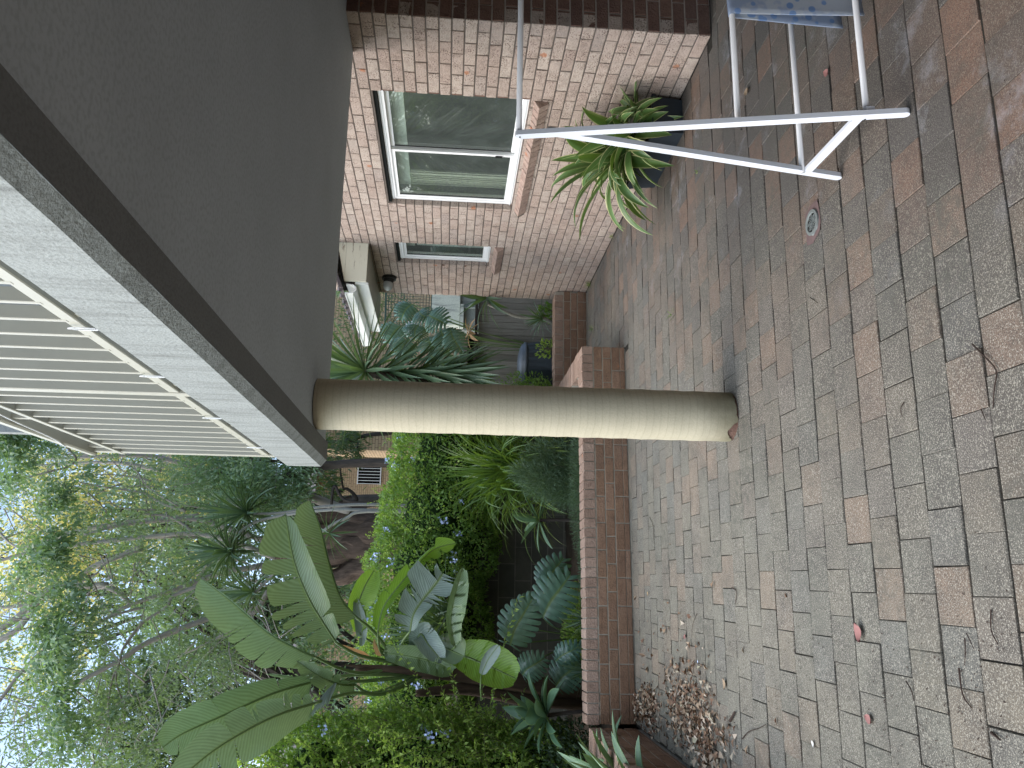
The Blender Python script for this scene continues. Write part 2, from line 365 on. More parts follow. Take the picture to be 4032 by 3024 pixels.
M['l_strel_lime'] = m_leaf('lime paddle leaf', [(0, (.15, .27, .035)), (1, (.22, .37, .05))], .35, .35, .45, vein=220)
M['l_yucca'] = m_leaf('yucca leaf', [(0, (.05, .095, .06)), (.6, (.10, .165, .10)), (1, (.19, .28, .16))], .2, .35, .5)
M['l_agave'] = m_leaf('agave leaf', [(0, (.075, .15, .085)), (1, (.14, .24, .14))], .1, .45, .4, edge=([(.85, 0), (1, .5)], (.3, .4, .12)))
M['l_varieg'] = m_leaf('variegated leaf', [(0, (.05, .11, .03)), (.6, (.09, .17, .045)), (1, (.14, .24, .07))], .18, .38, .5, edge=([(.80, 0), (.92, 1)], (.50, .50, .24)))
M['l_grass'] = m_leaf('strap grass', [(0, (.07, .14, .03)), (.5, (.13, .23, .05)), (1, (.30, .36, .07))], .3, .35, .5)
M['l_monst'] = m_leaf('monstera leaf', [(0, (.055, .115, .085)), (1, (.13, .225, .165))], .12, .25, .6, vein=40)
M['l_rose'] = m_leaf('fine grey green leaf', [(0, (.06, .11, .065)), (1, (.13, .2, .12))], .2)
M['l_dead'] = m_leaf('dead leaf', [(0, (.13, .07, .045)), (.4, (.22, .14, .09)), (.7, (.36, .27, .18)), (.92, (.6, .52, .42)), (1, (.40, .38, .27))], .1, .6, .2, tcol=(.3, .15, .06))
M['l_rust'] = m_leaf('rusty sheath', [(0, (.45, .28, .14)), (1, (.6, .45, .25))], .3, tcol=(.6, .3, .1))
M['flower'] = m_plain('pale blue petal', (.50, .60, .88), .6, .2, .1, 30)
M['twig'] = m_plain('twig', (.05, .035, .028), .8, .2, .3, 30)
M['branch'] = m_plain('thin branch', (.13, .105, .08), .85, .2, .3, 20)
M['pinkleaf'] = m_plain('pink fallen petal', (.30, .15, .135), .7, .2, .2, 40)
M['white_leaf'] = m_plain('pale pebble', (.62, .62, .58), .7, .2, .1, 40)
M['shell'] = m_plain('curtain rail', (.3, .3, .28), .7, .2, .1)

# ------------------------------------------------------------------ ground
g = MB(); g.add([(-60, -20, -.05), (60, -20, -.05), (60, 120, -.05), (-60, 120, -.05)], [(0, 1, 2, 3)])
tag(g.build('ground', M['soil']), kind='structure')
j = MB(); j.add([(-1.17, -1.5, -.0052), (6.5, -1.5, -.0052), (6.5, 9.42, -.0052), (-1.17, 9.42, -.0052)], [(0, 1, 2, 3)])
tag(j.build('patio_bedding', M['joint']), kind='structure')
pv = MB(); row = -21; y = 2.655-21*.19
A0 = Vector((-1.16, 7.12, 0)); A1 = Vector((2.19, 7.30, 0)); AU = (A1-A0).normalized(); AN = Vector((AU.y, -AU.x, 0))
def wall_y(x): return A0.y+(x-A0.x)*(A1.y-A0.y)/(A1.x-A0.x)
while y < 9.36:
    x = -1.163-.002+((.07 if row % 2 else -.021)+1.163) % .188-.188
    while x < 6.4:
        pit = .190 if row < 0 else .1945
        x0, x1 = max(x+.0014, -1.163), min(x+.1866, 6.4); y0, y1 = y+.0043, min(y+pit-.0043, 9.38)
        ok = x1-x0 > .02
        if y0 < 4.52 < y1 and x1 > 3.54: y1 = 4.515
        if y0 > 4.5 and x0 > 3.52: ok = False
        if x1 < 2.19 and y1 > wall_y(x0): y1 = wall_y(x0)-.004
        elif x0 < 2.19 and y1 > wall_y(2.1): x0 = 2.194
        x1 = min(x1, 3.534) if y > 4.5 else x1
        if ok and y1-y0 > .02 and x1-x0 > .02:
            pv.block((0, 0, 0), (1, 0, 0), (0, 1, 0), (0, 0, 1), x0+random.uniform(-.0015, .0015), x1+random.uniform(-.0015, .0015), y0, y1, .03, .0022, random.random(), .0014)
        x += .188
    y += .190 if row < 0 else .1945; row += 1
tag(pv.build('patio_paving', M['paver']), kind='structure')
gs = MB()          # raised garden beds behind the low walls, and the terrace above the retaining wall
def bed(x0, x1, y0, y1, z, n=16, amp=.05):
    b = len(gs.v)
    vs = [(x0+(x1-x0)*i/n, y0+(y1-y0)*k/n, z+amp*noise.noise(Vector((i*.9, k*.9, z*7)))) for i in range(n+1) for k in range(n+1)]
    gs.add(vs, [(i*(n+1)+k, (i+1)*(n+1)+k, (i+1)*(n+1)+k+1, i*(n+1)+k+1) for i in range(n) for k in range(n)])
bed(-1.2, 2.06, 7.30, 9.98, .17); bed(-7, -1.2, 1, 9.98, .17, 24); bed(2.06, 12, 9.6, 12.5, .22)
tag(gs.build('garden_soil', M['soil']), kind='structure')
te = MB(); te.add([(-60, 10.1, 1.42), (1.95, 10.1, 1.42), (1.95, 12.2, 1.42), (60, 12.2, 1.42), (60, 120, 1.42), (-60, 120, 1.42)], [(0, 1, 2, 3, 4, 5)])
tag(te.build('terrace_ground', M['soil']), kind='structure')

# ------------------------------------------------------------------ walls of single bricks
def courses(mb, O, u, n, length, z0, z1, openings=(), start=0.0, bl=.23, bh=.076, jt=.010, jit=.0015, depth=.10):
    v = Vector((0, 0, 1)); r = 0; z = z0
    while z < z1-.012:
        a = start-(.12 if r % 2 else 0)
        zz0, zz1 = z+jt/2, min(z+bh+jt/2, z1)
        while a < length:
            b0, b1 = max(a+jt/2, start), min(a+bl+jt/2, length)
            segs = [(b0, b1, zz0, zz1)]
            for (ou0, ou1, oz0, oz1) in openings:
                ns = []
                for (p, q, c, d) in segs:
                    if q <= ou0 or p >= ou1 or d <= oz0+.004 or c >= oz1-.004: ns.append((p, q, c, d)); continue
                    if p < ou0-.012: ns.append((p, ou0, c, d))
                    if q > ou1+.012: ns.append((ou1, q, c, d))
                    if c < oz0-.012 and min(q, ou1)-max(p, ou0) > .01: ns.append((max(p, ou0), min(q, ou1), c, oz0))
                    if d > oz1+.012 and min(q, ou1)-max(p, ou0) > .01: ns.append((max(p, ou0), min(q, ou1), oz1, d))
                segs = ns
            rnd = random.random(); off = random.uniform(-jit, jit)
            for (p, q, c, d) in segs:
                if q-p > .012: mb.block(Vector(O)+Vector(n)*off, u, v, n, p, q, c, d, depth, .003, rnd, .0006)
            a += bl+jt
        z += bh+jt; r += 1

W = 3.54
W1 = (5.375, 7.235, 1.118, 2.31)      # y0 y1 z0 z1 of the large opening
W2 = (8.165, 8.73, 1.262, 2.31)
house = thing('brick_house', 'pink speckled brick house wall with two white aluminium windows along the patio', 'house', (W, 4.52, 0))
hb = MB()
courses(hb, (W, 4.52, 0), (0, 1, 0), (-1, 0, 0), 5.24, 0, 3.5, [(a-4.52, b-4.52, c, d) for a, b, c, d in (W1, W2)])
hb.build('wall', M['brick'], house)
hm = MB()
def core(mb, x0, x1, ys, zs, opens):
    ys = sorted(set(ys)); zs = sorted(set(zs))
    for a, b in zip(ys, ys[1:]):
        for c, d in zip(zs, zs[1:]):
            m = ((a+b)/2, (c+d)/2)
            if any(o[0] < m[0] < o[1] and o[2] < m[1] < o[3] for o in opens): continue
            mb.box((x0, a, c), (x1, b, d))
core(hm, W+.006, W+.095, [4.53, W1[0]-.003, W1[1]+.003, W2[0]-.003, W2[1]+.003, 9.757], [0, W1[2], W2[2], W1[3], 3.49], [(W1[0]-.01, W1[1]+.01, W1[2]-.001, W1[3]+.001), (W2[0]-.01, W2[1]+.01, W2[2]-.001, W2[3]+.001)])
hm.build('mortar', M['mortar_dark'], house)
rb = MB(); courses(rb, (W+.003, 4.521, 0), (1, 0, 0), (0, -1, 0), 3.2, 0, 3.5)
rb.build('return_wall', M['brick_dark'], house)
rm = MB(); rm.box((W+.01, 4.528, 0), (W+3.2, 4.60, 3.49)); rm.build('return_mortar', M['mortar'], house)
eb = MB(); courses(eb, (W+.003, 9.759, 0), (1, 0, 0), (0, 1, 0), 1.2, 0, 2.62); eb.build('end_wall', M['brick'], house)
# windows
def window(y0, y1, z0, z1, mull=None, nm='window'):
    fx0, fx1 = W+.055, W+.125; t = .045
    f = MB()
    f.box((fx0, y0, z0), (fx1, y0+t, z1)); f.box((fx0, y1-t, z0), (fx1, y1, z1))
    f.box((fx0-.006, y0+t, z0), (fx1, y1-t, z0+t)); f.box((fx0-.006, y0+t, z1-t), (fx1, y1-t, z1))
    f.box((fx0-.012, y0+.004, z0+t*.35), (fx0-.0005, y1-.004, z0+t*.55)); f.box((fx0-.012, y0+.01, z1-t*.5), (fx0-.0065, y1-.01, z1-t*.3))
    fr = f.build(nm, M['alu'], house)
    def sash(a, b, x, name='sash'):
        q = MB(); s = .032
        q.box((x, a, z0+t), (x+.022, a+s, z1-t)); q.box((x, b-s, z0+t), (x+.022, b, z1-t))
        q.box((x+.001, a+s, z0+t), (x+.021, b-s, z0+t+s)); q.box((x+.001, a+s, z1-t-s), (x+.021, b-s, z1-t))
        q.build(name, M['alu'], fr)
        gl = MB(); gl.box((x+.009, a+s, z0+t+s), (x+.013, b-s, z1-t-s)); gl.build('pane', M['glass'], fr)
        gk = MB(); gk.box((x+.006, a+s, z0+t+s), (x+.016, a+s+.006, z1-t-s)); gk.build('gasket', M['rubber'], fr); gk = MB(); gk.box((x+.006, b-s-.006, z0+t+s), (x+.016, b-s, z1-t-s)); gk.build('gasket', M['rubber'], fr)
    if mull:
        sash(y0+t, mull+.016, fx0+.034); sash(mull-.016, y1-t, fx0+.006)
        lk = MB(); lk.bar((fx0-.004, mull+.004, z0+.15), (fx0-.004, mull+.004, z0+.21), .012, .012, (1, 0, 0)); lk.build('latch', M['rubber'], fr)
    else: sash(y0+t, y1-t, fx0+.012)
    return fr
wa = window(W1[0]+.004, W1[1]-.004, W1[2]+.002, W1[3]-.03, 6.33)
wb = window(W2[0]+.004, W2[1]-.004, W2[2]+.002, W2[3]-.03)
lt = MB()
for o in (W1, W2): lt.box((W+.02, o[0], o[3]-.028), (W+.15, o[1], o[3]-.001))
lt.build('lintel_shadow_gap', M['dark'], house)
for o in (W1, W2):     # brick reveals of both openings
    z = 0; rj = MB(); rk = MB()
    while z < o[3]:
        c, d = max(z+.005, o[2]), min(z+.081, o[3]-.0005)
        if d-c > .01:
            r = random.random()
            rj.block((W+.002, o[1]+.001, 0), (1, 0, 0), (0, 0, 1), (0, -1, 0), 0, .052, c, d, .05, .002, r)
            rk.block((W+.002, o[0]-.001, 0), (1, 0, 0), (0, 0, 1), (0, 1, 0), 0, .052, c, d, .05, .002, r)
        z += .086
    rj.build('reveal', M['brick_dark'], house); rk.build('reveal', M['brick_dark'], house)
# sloping on-edge brick sills
def sill(y0, y1, z):
    s = MB(); sl_ = radians(32); y = y0
    u = Vector((0, 1, 0)); v = Vector((-cos(sl_), 0, -sin(sl_))); n = Vector((-sin(sl_), 0, cos(sl_)))
    O = Vector((W+.055, 0, z+.005))
    while y+.076 <= y1+.01:
        s.block(O, u, v, n, y, y+.077, 0, .135, .085, .003, random.random(), .001); y += .0855
    return s.build('window_sill', M['brick_sill'], house)
sill(5.385, 7.32, 1.118); sill(8.17, 8.87, 1.262)
sm_ = MB()
for a, b, z in ((5.389, 7.30, 1.118), (8.174, 8.85, 1.262)):
    sl_ = radians(32); v = Vector((-cos(sl_), 0, -sin(sl_))); n = Vector((-sin(sl_), 0, cos(sl_))); O = Vector((W+.055, 0, z+.005))
    q = [O+n*-.006, O+v*.13+n*-.006, O+v*.13+n*-.08, O+n*-.08]
    sm_.add([Vector((p.x, a, p.z)) for p in q]+[Vector((p.x, b, p.z)) for p in q], [(0, 1, 2, 3), (7, 6, 5, 4), (0, 4, 5, 1), (1, 5, 6, 2), (2, 6, 7, 3), (3, 7, 4, 0)])
sm_.build('sill_mortar', M['mortar_dark'], house)
# rooms behind the glass
rm = MB()
for (a, b) in ((4.75, 7.75), (7.9, 9.6)):
    rm.box((6.6, a, .3), (6.65, b, 2.7)); rm.box((W+.13, a, .3), (6.6, b, .34)); rm.box((W+.13, a, 2.66), (6.6, b, 2.7))
    rm.box((W+.13, a-.04, .3), (6.65, a, 2.7)); rm.box((W+.13, b, .3), (6.65, b+.04, 2.7))
rm.build('room', M['room'], house)
bl = MB(); bl.box((W+.20, 5.40, 2.12), (W+.205, 7.21, 2.27)); bl.box((W+.195, 5.40, 2.105), (W+.21, 7.21, 2.122)); bl.build('blind', M['blind'], wa)
cu = MB()
n = 22
for i in range(n):
    ya = 6.93+i*.012
    cu.box((W+.20+.012*sin(i*1.9), ya, 1.1), (W+.212+.012*sin(i*1.9), ya+.0125, 2.10))
cu.build('curtain', M['curtain'], wa)
cu = MB(); cu.box((W+.6, 5.62, 1.0), (W+.63, 5.66, 2.2)); cu.build('curtain_pole', M['curtain'], wa); cu = MB(); cu.box((W+1.6, 5.9, 1.0), (W+1.63, 6.5, 2.0)); cu.build('inner_doorframe', M['curtain'], wa)
bl = MB(); bl.box((W+.2, 8.19, 2.12), (W+.205, 8.7, 2.26)); bl.build('blind', M['blind'], wb)
cu = MB(); cu.box((W+.22, 8.19, 1.20), (W+.23, 8.72, 2.1)); cu.build('curtain', M['blind'], wb)
# eave, gutter and roof edge past the second window
ev = MB(); ev.box((3.10, 8.22, 2.60), (W-.002, 8.255, 2.83)); ev.add([(3.10, 8.221, 2.832), (W-.002, 8.221, 2.832), (W-.002, 8.221, 2.93)], [(0, 1, 2)]); ev.build('eave_end_board', M['peel'], house)
ev = MB(); ev.box((3.075, 8.256, 2.58), (3.10, 9.95, 2.72)); ev.build('fascia_board', M['gutter'], house)
ev = MB(); ev.box((3.10, 8.256, 2.60), (W-.002, 9.95, 2.615)); ev.build('eave_lining', M['alu_dark'], house)
gt = MB(); pr = [(0, .11), (-.008, .035), (-.035, 0), (-.075, 0), (-.105, .03), (-.112, .10), (-.122, .108), (-.122, .118), (-.100, .118), (-.097, .035), (-.07, .012), (-.04, .012), (-.016, .04), (-.012, .11)]
vs = [(3.072+a, yy, 2.70+b) for yy in (8.235, 10.25) for a, b in pr]; k = len(pr)
gt.add(vs, [(i, (i+1) % k, k+(i+1) % k, k+i) for i in range(k)]+[tuple(range(k))[::-1], tuple(range(k, 2*k))]); gt.build('gutter', M['gutter'], house)
rf = MB(); rf.add([(3.0, 8.16, 2.835), (3.0, 10.0, 2.835), (5.2, 10.0, 3.75), (5.2, 8.16, 3.75), (3.0, 8.16, 2.87), (3.0, 10.0, 2.87), (5.2, 10.0, 3.785), (5.2, 8.16, 3.785)],
   [(0, 1, 2, 3), (7, 6, 5, 4), (0, 4, 5, 1), (3, 7, 4, 0), (1, 5, 6, 2)])
for i in range(9): rf.bar((2.99, 8.2+i*.2, 2.862), (3.06, 8.2+i*.2+.17, 2.905), .04, .03)
rf.build('roof', M['roof_brown'], house)
# unseen wing behind the viewer, same house, raised to block light from the patio
bk = MB(); bk.box((-1.6, -1.9, 0), (7, -1.7, 6.4)); bk.box((6.8, -1.7, 0), (7.0, 4.5, 6.4)); bk.build('unseen_rear_wing', M['brick_dark'], house)

# low garden walls
def low_wall(name, label, O, u, length, th=.23, top=.42, n=None, endA=False, endB=False, brick='brick_garden', base=0.0, rev=False):
    O = Vector(O); u = Vector(u).normalized(); n = Vector(n) if n else Vector((u.y, -u.x, 0))
    t = thing(name, label, 'garden wall', O, 'low brick walls round the patio')
    m = MB(); z0 = base; rows = int((top-.114-z0)/.086); first = top-.114-rows*.086
    if first-z0 > .02: courses(m, O, u, n, length, z0, first, depth=.05)
    courses(m, O, u, n, length, first, top-.114, depth=.05)
    for flag, E, eu, en in ((endB, O+u*length, -n, u), (endA, O-n*th, n, -u)):
        if flag: courses(m, E, eu, en, th, first, top-.114, depth=.05); courses(m, E, eu, en, th, z0, first, depth=.05)
    m.build('brickwork', M[brick], t)
    c = MB(); a = O-n*.006+u*.006; b = O+u*(length-.006)-n*(th-.004)
    q = [O+u*.008-n*.007, O+u*(length-.008)-n*.007, O+u*(length-.008)-n*(th-.002), O+u*.008-n*(th-.002)]
    c.add([Vector((p.x, p.y, zz)) for zz in (-.04, top-.012) for p in q], [(3, 2, 1, 0), (4, 5, 6, 7), (0, 1, 5, 4), (1, 2, 6, 5), (2, 3, 7, 6), (3, 0, 4, 7)])
    c.build('mortar', M['mortar_grey'], t)
    cp = MB(); s = 0
    while s+.076 < length+.01:
        j_ = random.uniform(-.003, .003)
        P = O+u*s+n*(j_+.002)
        cp.block(P+Vector((0, 0, top)), u, -n, (0, 0, 1), 0, .076, 0, th, .104, .004, random.random(), .0015)
        s += .0862
    cp.build('coping', M['brick_cope'], t)
    return t
M['brick_cope'] = m_brick('coping brick', [(0, (.26, .175, .13)), (.5, (.33, .23, .175)), (1, (.39, .285, .225))], dark=.2)
low_wall('low_brick_wall', 'long low brick garden wall across the back of the patio, with on-edge coping, behind the column', A0, AU, (A1-A0).length, endB=True)
low_wall('low_brick_wall', 'low brick wall running back from the end of the long garden wall to the compost bin corner', (2.19, 7.535, 0), (.0, 1, 0), 2.1, n=(1, 0, 0), top=.415)
low_wall('low_brick_wall', 'short low brick wall joining the far corner of the pink brick house, in front of the paling fence', (2.20, 9.42, 0), (1, 0, 0), 1.335, n=(0, -1, 0), top=.40)
low_wall('low_brick_wall', 'low brick wall at the side edge of the patio beside the dead leaf pile, under the agaves', (-1.166, 1.0, 0), (-.003, 1, 0), 6.1, n=(1, 0, 0), top=.405)

# ------------------------------------------------------------------ balcony over the patio
YB = 4.93; ZS = 2.385; XE = .655; ZT = 2.618
bal = thing('balcony', 'overhead concrete balcony slab with textured fascia and cream picket railing', 'balcony', (XE, YB, ZS))
s = MB(); Y0 = -1.7; ch = .038
pr = [(XE, ZS+ch*.8), (XE, ZT), (XE+.16, ZT), (XE+.16, ZS), (XE+ch, ZS)]
vs = []
NS = 60
for i in range(NS+1):
    yy = Y0+(YB-Y0)*i/NS
    for a, b in pr: vs.append((a+.0015*noise.noise(Vector((yy*6, a*9, b*9))), yy, b+.002*noise.noise(Vector((yy*5, b*9, 3)))))
k = len(pr)
s.add(vs, [(i*k+q, i*k+(q+1) % k, (i+1)*k+(q+1) % k, (i+1)*k+q) for i in range(NS) for q in range(k) if q not in (2, 3)]+[tuple(range(k)), tuple(NS*k+q for q in range(k))[::-1]])
s.build('fascia', M['fascia'], bal)
s = MB(); s.box((XE+ch, Y0, ZS-.001), (XE+.145, YB-.002, ZS+.1)); s.build('soffit_border', M['soffit_edge'], bal)
s = MB(); s.box((XE+.1455, Y0, ZS+.012), (XE+.165, YB-.004, ZS+.1)); s.box((XE+.165, Y0, ZS+.016), (W+3, YB, ZT-.004))
s.build('soffit', M['soffit'], bal)
r = MB()
r.bar((.715, Y0, 2.722), (.715, YB-.10, 2.722), .04, .042, ch=.003)
r.build('bottom_rail', M['alu_rail'], bal)
yy = 4.76
while yy > Y0:
    r = MB(); r.bar((.715, yy, ZT-.002), (.715, yy, 2.702), .018, .03, (0, 1, 0)); yy -= .84; r.build('rail_foot', M['alu_rail'], bal)
r = MB(); r.bar((.715, Y0, 3.555), (.715, YB-.07, 3.555), .055, .03, ch=.003); r.build('top_rail', M['alu_rail'], bal)
r = MB(); r.bar((.715, Y0, 3.715), (.715, YB-.10, 3.715), .085, .045, ch=.008)
yy = 4.72
while yy > Y0: r.bar((.715, yy, 3.569), (.715, yy, 3.70), .02, .03, (0, 1, 0)); yy -= .84
r.build('handrail', M['alu_rail'], bal)
yy = 4.80; i = 0
base = MB(); base.bar((.715, 0, 2.73), (.715, 0, 3.545), .042, .020, (0, 1, 0), ch=.002)
proto = base.build('picket', M['alu_rail'], bal); proto.location = Vector((0, 4.66, 0)); 
yy = 4.66-.150
while yy > Y0+.1:
    if abs(yy-3.18) < .06 or abs(yy-1.4) < .06: yy -= .150; continue
    c = proto.copy(); COL.objects.link(c); c.parent = bal; c.location = (0, yy, 0); yy -= .150
for yp in (4.81, 3.18, 1.4):
    q = MB(); q.bar((.715, yp, ZT-.001), (.715, yp, 3.70), .05, .05, (0, 1, 0), ch=.003); q.build('post', M['alu_rail'], bal)
for yy in (4.45, 3.62, 2.86, 2.3):
    tie = MB()
    pts = [(.685, yy+.01*sin(a), 2.70+.045*cos(a)) for a in np.linspace(0, 2*pi, 9)]; tie.tube(pts, .0022, 5)
    tie.tube([(.685, yy, 2.66), (.672, yy-.02, 2.63), (.668, yy-.05, 2.625)], .002, 5); tie.build('cable_tie', M['alu'], bal)
tie = MB()
tie.tube(smooth_path([(.675, 3.2, 3.55), (.665, 3.7, 3.60), (.67, 4.2, 3.66), (.67, 4.5, 3.72)], 6), .003, 5)
tie.build('loose_wire', M['alu'], bal)
bw = MB(); bw.box((.80, 4.86, ZT), (6.4, 4.93, 6.0)); bw.build('upper_wall', M['fascia'], bal)

# ------------------------------------------------------------------ column
col = thing('round_column', 'round cream rendered column standing on the pavers, plaster chipped at its foot', 'column', (.955, 4.52, 0))
cm = MB(); seg = 64; zs = [None]+list(np.linspace(.09, ZS+.012, 48)); R0 = .145
vs = []
for i, z in enumerate(zs):
    for k in range(seg):
        th = 2*pi*k/seg; zz = z
        if z is None:
            zz = .012+.012*noise.noise(Vector((cos(th)*6, sin(th)*6, 0)))
            d = abs((th-radians(222)+pi) % (2*pi)-pi)
            if d < .42: zz = .062-.04*(d/.42)+.012*noise.noise(Vector((th*40, 3, 0)))
        rr = R0+(.0016*sin((z or 0)*38)*(1 if z and z < 1.9 else .3))+.0012*noise.noise(Vector((cos(th)*2, sin(th)*2, zz*5)))
        vs.append((.955+rr*cos(th), 4.52+rr*sin(th), zz))
cm.add(vs, [(i*seg+k, i*seg+(k+1) % seg, (i+1)*seg+(k+1) % seg, (i+1)*seg+k) for i in range(len(zs)-1) for k in range(seg)])
cm.build('shaft', M['column'], col, smooth=True)
cm = MB(); cm.tube([(.955, 4.52, -.01), (.955, 4.52, .12)], .136, 40, wob=.05); cm.build('core', M['brick_dark'], col)

# ------------------------------------------------------------------ wall light
wl = thing('wall_light', 'black bunker light with frosted globe on the house wall under the eave', 'light', (W, 9.2, 2.42))
b_ = MB(); b_.tube([(W+.001, 9.2, 2.44), (W-.035, 9.2, 2.44)], .085, 16); b_.tube([(W-.03, 9.2, 2.445), (W-.075, 9.2, 2.45)], [.07, .055], 16); b_.build('base', M['black'], wl)
b_ = MB(); b_.tube([(W-.06, 9.2, 2.45), (W-.09, 9.2, 2.45), (W-.13, 9.2, 2.45), (W-.165, 9.2, 2.45), (W-.18, 9.2, 2.45)], [.05, .058, .055, .036, .01], 18); b_.build('globe', M['globe'], wl, smooth=True)
b_ = MB(); b_.tube([(W-.02, 9.2+.07*cos(a), 2.44+.08*sin(a)) for a in np.linspace(-.2, pi+.2, 10)], .012, 6); b_.build('hood', M['black'], wl)

# ------------------------------------------------------------------ clothes airer and towel
ax = thing('clothes_airer', 'white folding clothes airer standing open on the pavers at the right', 'clothes airer', (1.69, 2.75, 0))
AP = Vector((1.69, 2.80, 1.412)); F1 = Vector((1.69, 2.502, .0)); F2 = Vector((1.69, 3.022, 0)); JN = Vector((1.69, 2.795, 1.26))
XF = 2.98
def airer_leg(x, a, b, w):
    q = MB(); a = Vector((x, a.y, a.z)); b = Vector((x, b.y, b.z)); t = (b-a).normalized()
    pts = []; hw = w/2; sd = Vector((0, -t.z, t.y))
    for c, sg in ((a, -1), (b, 1)):
        for th in np.linspace(-pi/2, pi/2, 7): pts.append(c+t*sg*cos(th)*hw*.9+sd*sin(th)*hw*sg)
    d = Vector((.010, 0, 0)); n = len(pts)
    vs = [p-d for p in pts]+[p+d for p in pts]
    q.add(vs, [tuple(range(n))[::-1], tuple(range(n, 2*n))]+[(i, (i+1) % n, n+(i+1) % n, n+i) for i in range(n)])
    return q
up_ = Vector((0, 0, .016))
for x in (1.69, XF):
    airer_leg(x, AP, F1+up_, .034).build('leg', M['white_frame'], ax)
    airer_leg(x+.0215, JN+Vector((0, .004, .03)), F2+up_, .034).build('leg', M['white_frame'], ax)
    q = MB(); q.bar((x+.021, 2.545, .150), (x+.0215, 2.992, .165), .034, .018, (1, 0, 0), ch=.001); q.build('brace', M['white_frame'], ax)
    for p in (AP+Vector((0, 0, -.004)), Vector((0, 2.656, .576)), Vector((0, 2.544, .148))): sc = MB(); sc.tube([(x-.0125, p.y, p.z), (x-.009, p.y, p.z)], .0035, 8); sc.build('screw', M['rubber'], ax)
for y, z in ((2.80, 1.412), (2.662, .585), (2.548, .137), (2.985, .19)):
    q = MB(); q.tube([(1.70, y, z), (XF, y, z)], .0115, 16); q.build('rod', M['rod'], ax, smooth=True)
q = MB(); q.box((1.70, 2.522, .118), (1.722, 2.56, .150)); q.build('bracket', M['white_frame'], ax)
def m_towel():
    t = NT('blue towel', .95, .1); p = t.pos(); n = t.noise(p, 9, 3)
    c = t.mix(t.ramp(n, [(.42, 0), (.5, 1)]), (.34, .37, .41), (.24, .29, .38)); v = t.vor(p, 22)
    c = t.mix(t.ramp(v.outputs['Distance'], [(.28, 1), (.34, 0)]), c, (.14, .22, .38)); t.col(c); t.bump(t.noise(p, 500, 2), .8, .004); return t.m
q = MB(); nu, prof = 24, []
for zz in np.linspace(.062, .585, 14): prof.append((2.662-.014-.03*(1-(zz-.06)/.53), zz))
for a in np.linspace(pi, 0, 7)[1:]: prof.append((2.662+.0145*cos(a), .585+.0145*sin(a)))
for zz in np.linspace(.585, .11, 12)[1:]: prof.append((2.676+.03*(1-(zz-.06)/.53), zz))
vs = []
for i in range(nu+1):
    u = i/nu; xx = 2.185+u*.70
    for k, (yy, zz) in enumerate(prof):
        vs.append((xx+(.012*(1-zz/.6) if i == 0 else 0), yy+.006*sin(u*17+zz*4)*(1-zz/.62), zz+.004*sin(u*9)))
k = len(prof); q.add(vs, [(i*k+a, (i+1)*k+a, (i+1)*k+a+1, i*k+a+1) for i in range(nu) for a in range(k-1)])
M['towel'] = m_towel()
tw = q.build('towel', M['towel'], smooth=True); sd_ = tw.modifiers.new('thick', 'SOLIDIFY'); sd_.thickness = .006
tag(tw, 'blue and white patterned towel hanging over the airer rod at the picture edge', 'towel')

# ------------------------------------------------------------------ drain
dr = thing('floor_drain', 'round grey plastic floor drain with star grate set in pink mortar between pavers', 'drain', (1.625, 3.30, 0))
q = MB(); pts = [(1.56, 3.245), (1.60, 3.225), (1.68, 3.235), (1.715, 3.245), (1.72, 3.30), (1.70, 3.37), (1.62, 3.378), (1.545, 3.375), (1.53, 3.32)]
q.add([(x, y, .0045+.001*(i % 2)) for i, (x, y) in enumerate(pts)], [tuple(range(len(pts)))]); q.build('mortar_bed', M['pink'], dr)
q = MB(); n = 40; c0 = (1.627, 3.302)
rr = [(.062, .006), (.060, .013), (.046, .0135), (.043, .009)]
vs = [(c0[0]+r_*cos(2*pi*i/n)*(1+.05*(round(cos(8*2*pi*i/n)) if k == 0 else 0)), c0[1]+r_*sin(2*pi*i/n), z_) for k, (r_, z_) in enumerate(rr) for i in range(n)]
q.add(vs, [(a*n+i, a*n+(i+1) % n, (a+1)*n+(i+1) % n, (a+1)*n+i) for a in range(3) for i in range(n)]); q.build('rim', M['drain'], dr)
q = MB(); q.add([(c0[0]+.044*cos(2*pi*i/n), c0[1]+.044*sin(2*pi*i/n), .0062) for i in range(n)], [tuple(range(n))]); q.build('pit', M['dark'], dr)
q = MB()
for i in range(8):
    a = 2*pi*i/8; q.bar((c0[0], c0[1], .0085), (c0[0]+.044*cos(a), c0[1]+.044*sin(a), .0085), .0022, .003)
    b = a+pi/8
    for s_ in (-1, 1): q.bar((c0[0]+.028*cos(b), c0[1]+.028*sin(b), .0085), (c0[0]+.044*cos(b+s_*pi/8), c0[1]+.044*sin(b+s_*pi/8), .0085), .002, .0026)
    for s_ in (-1, 1): q.bar((c0[0]+.028*cos(b), c0[1]+.028*sin(b), .0085), (c0[0]+.014*cos(b+s_*pi/8), c0[1]+.014*sin(b+s_*pi/8), .0085), .002, .0026)
q.build('grate', M['drain'], dr)

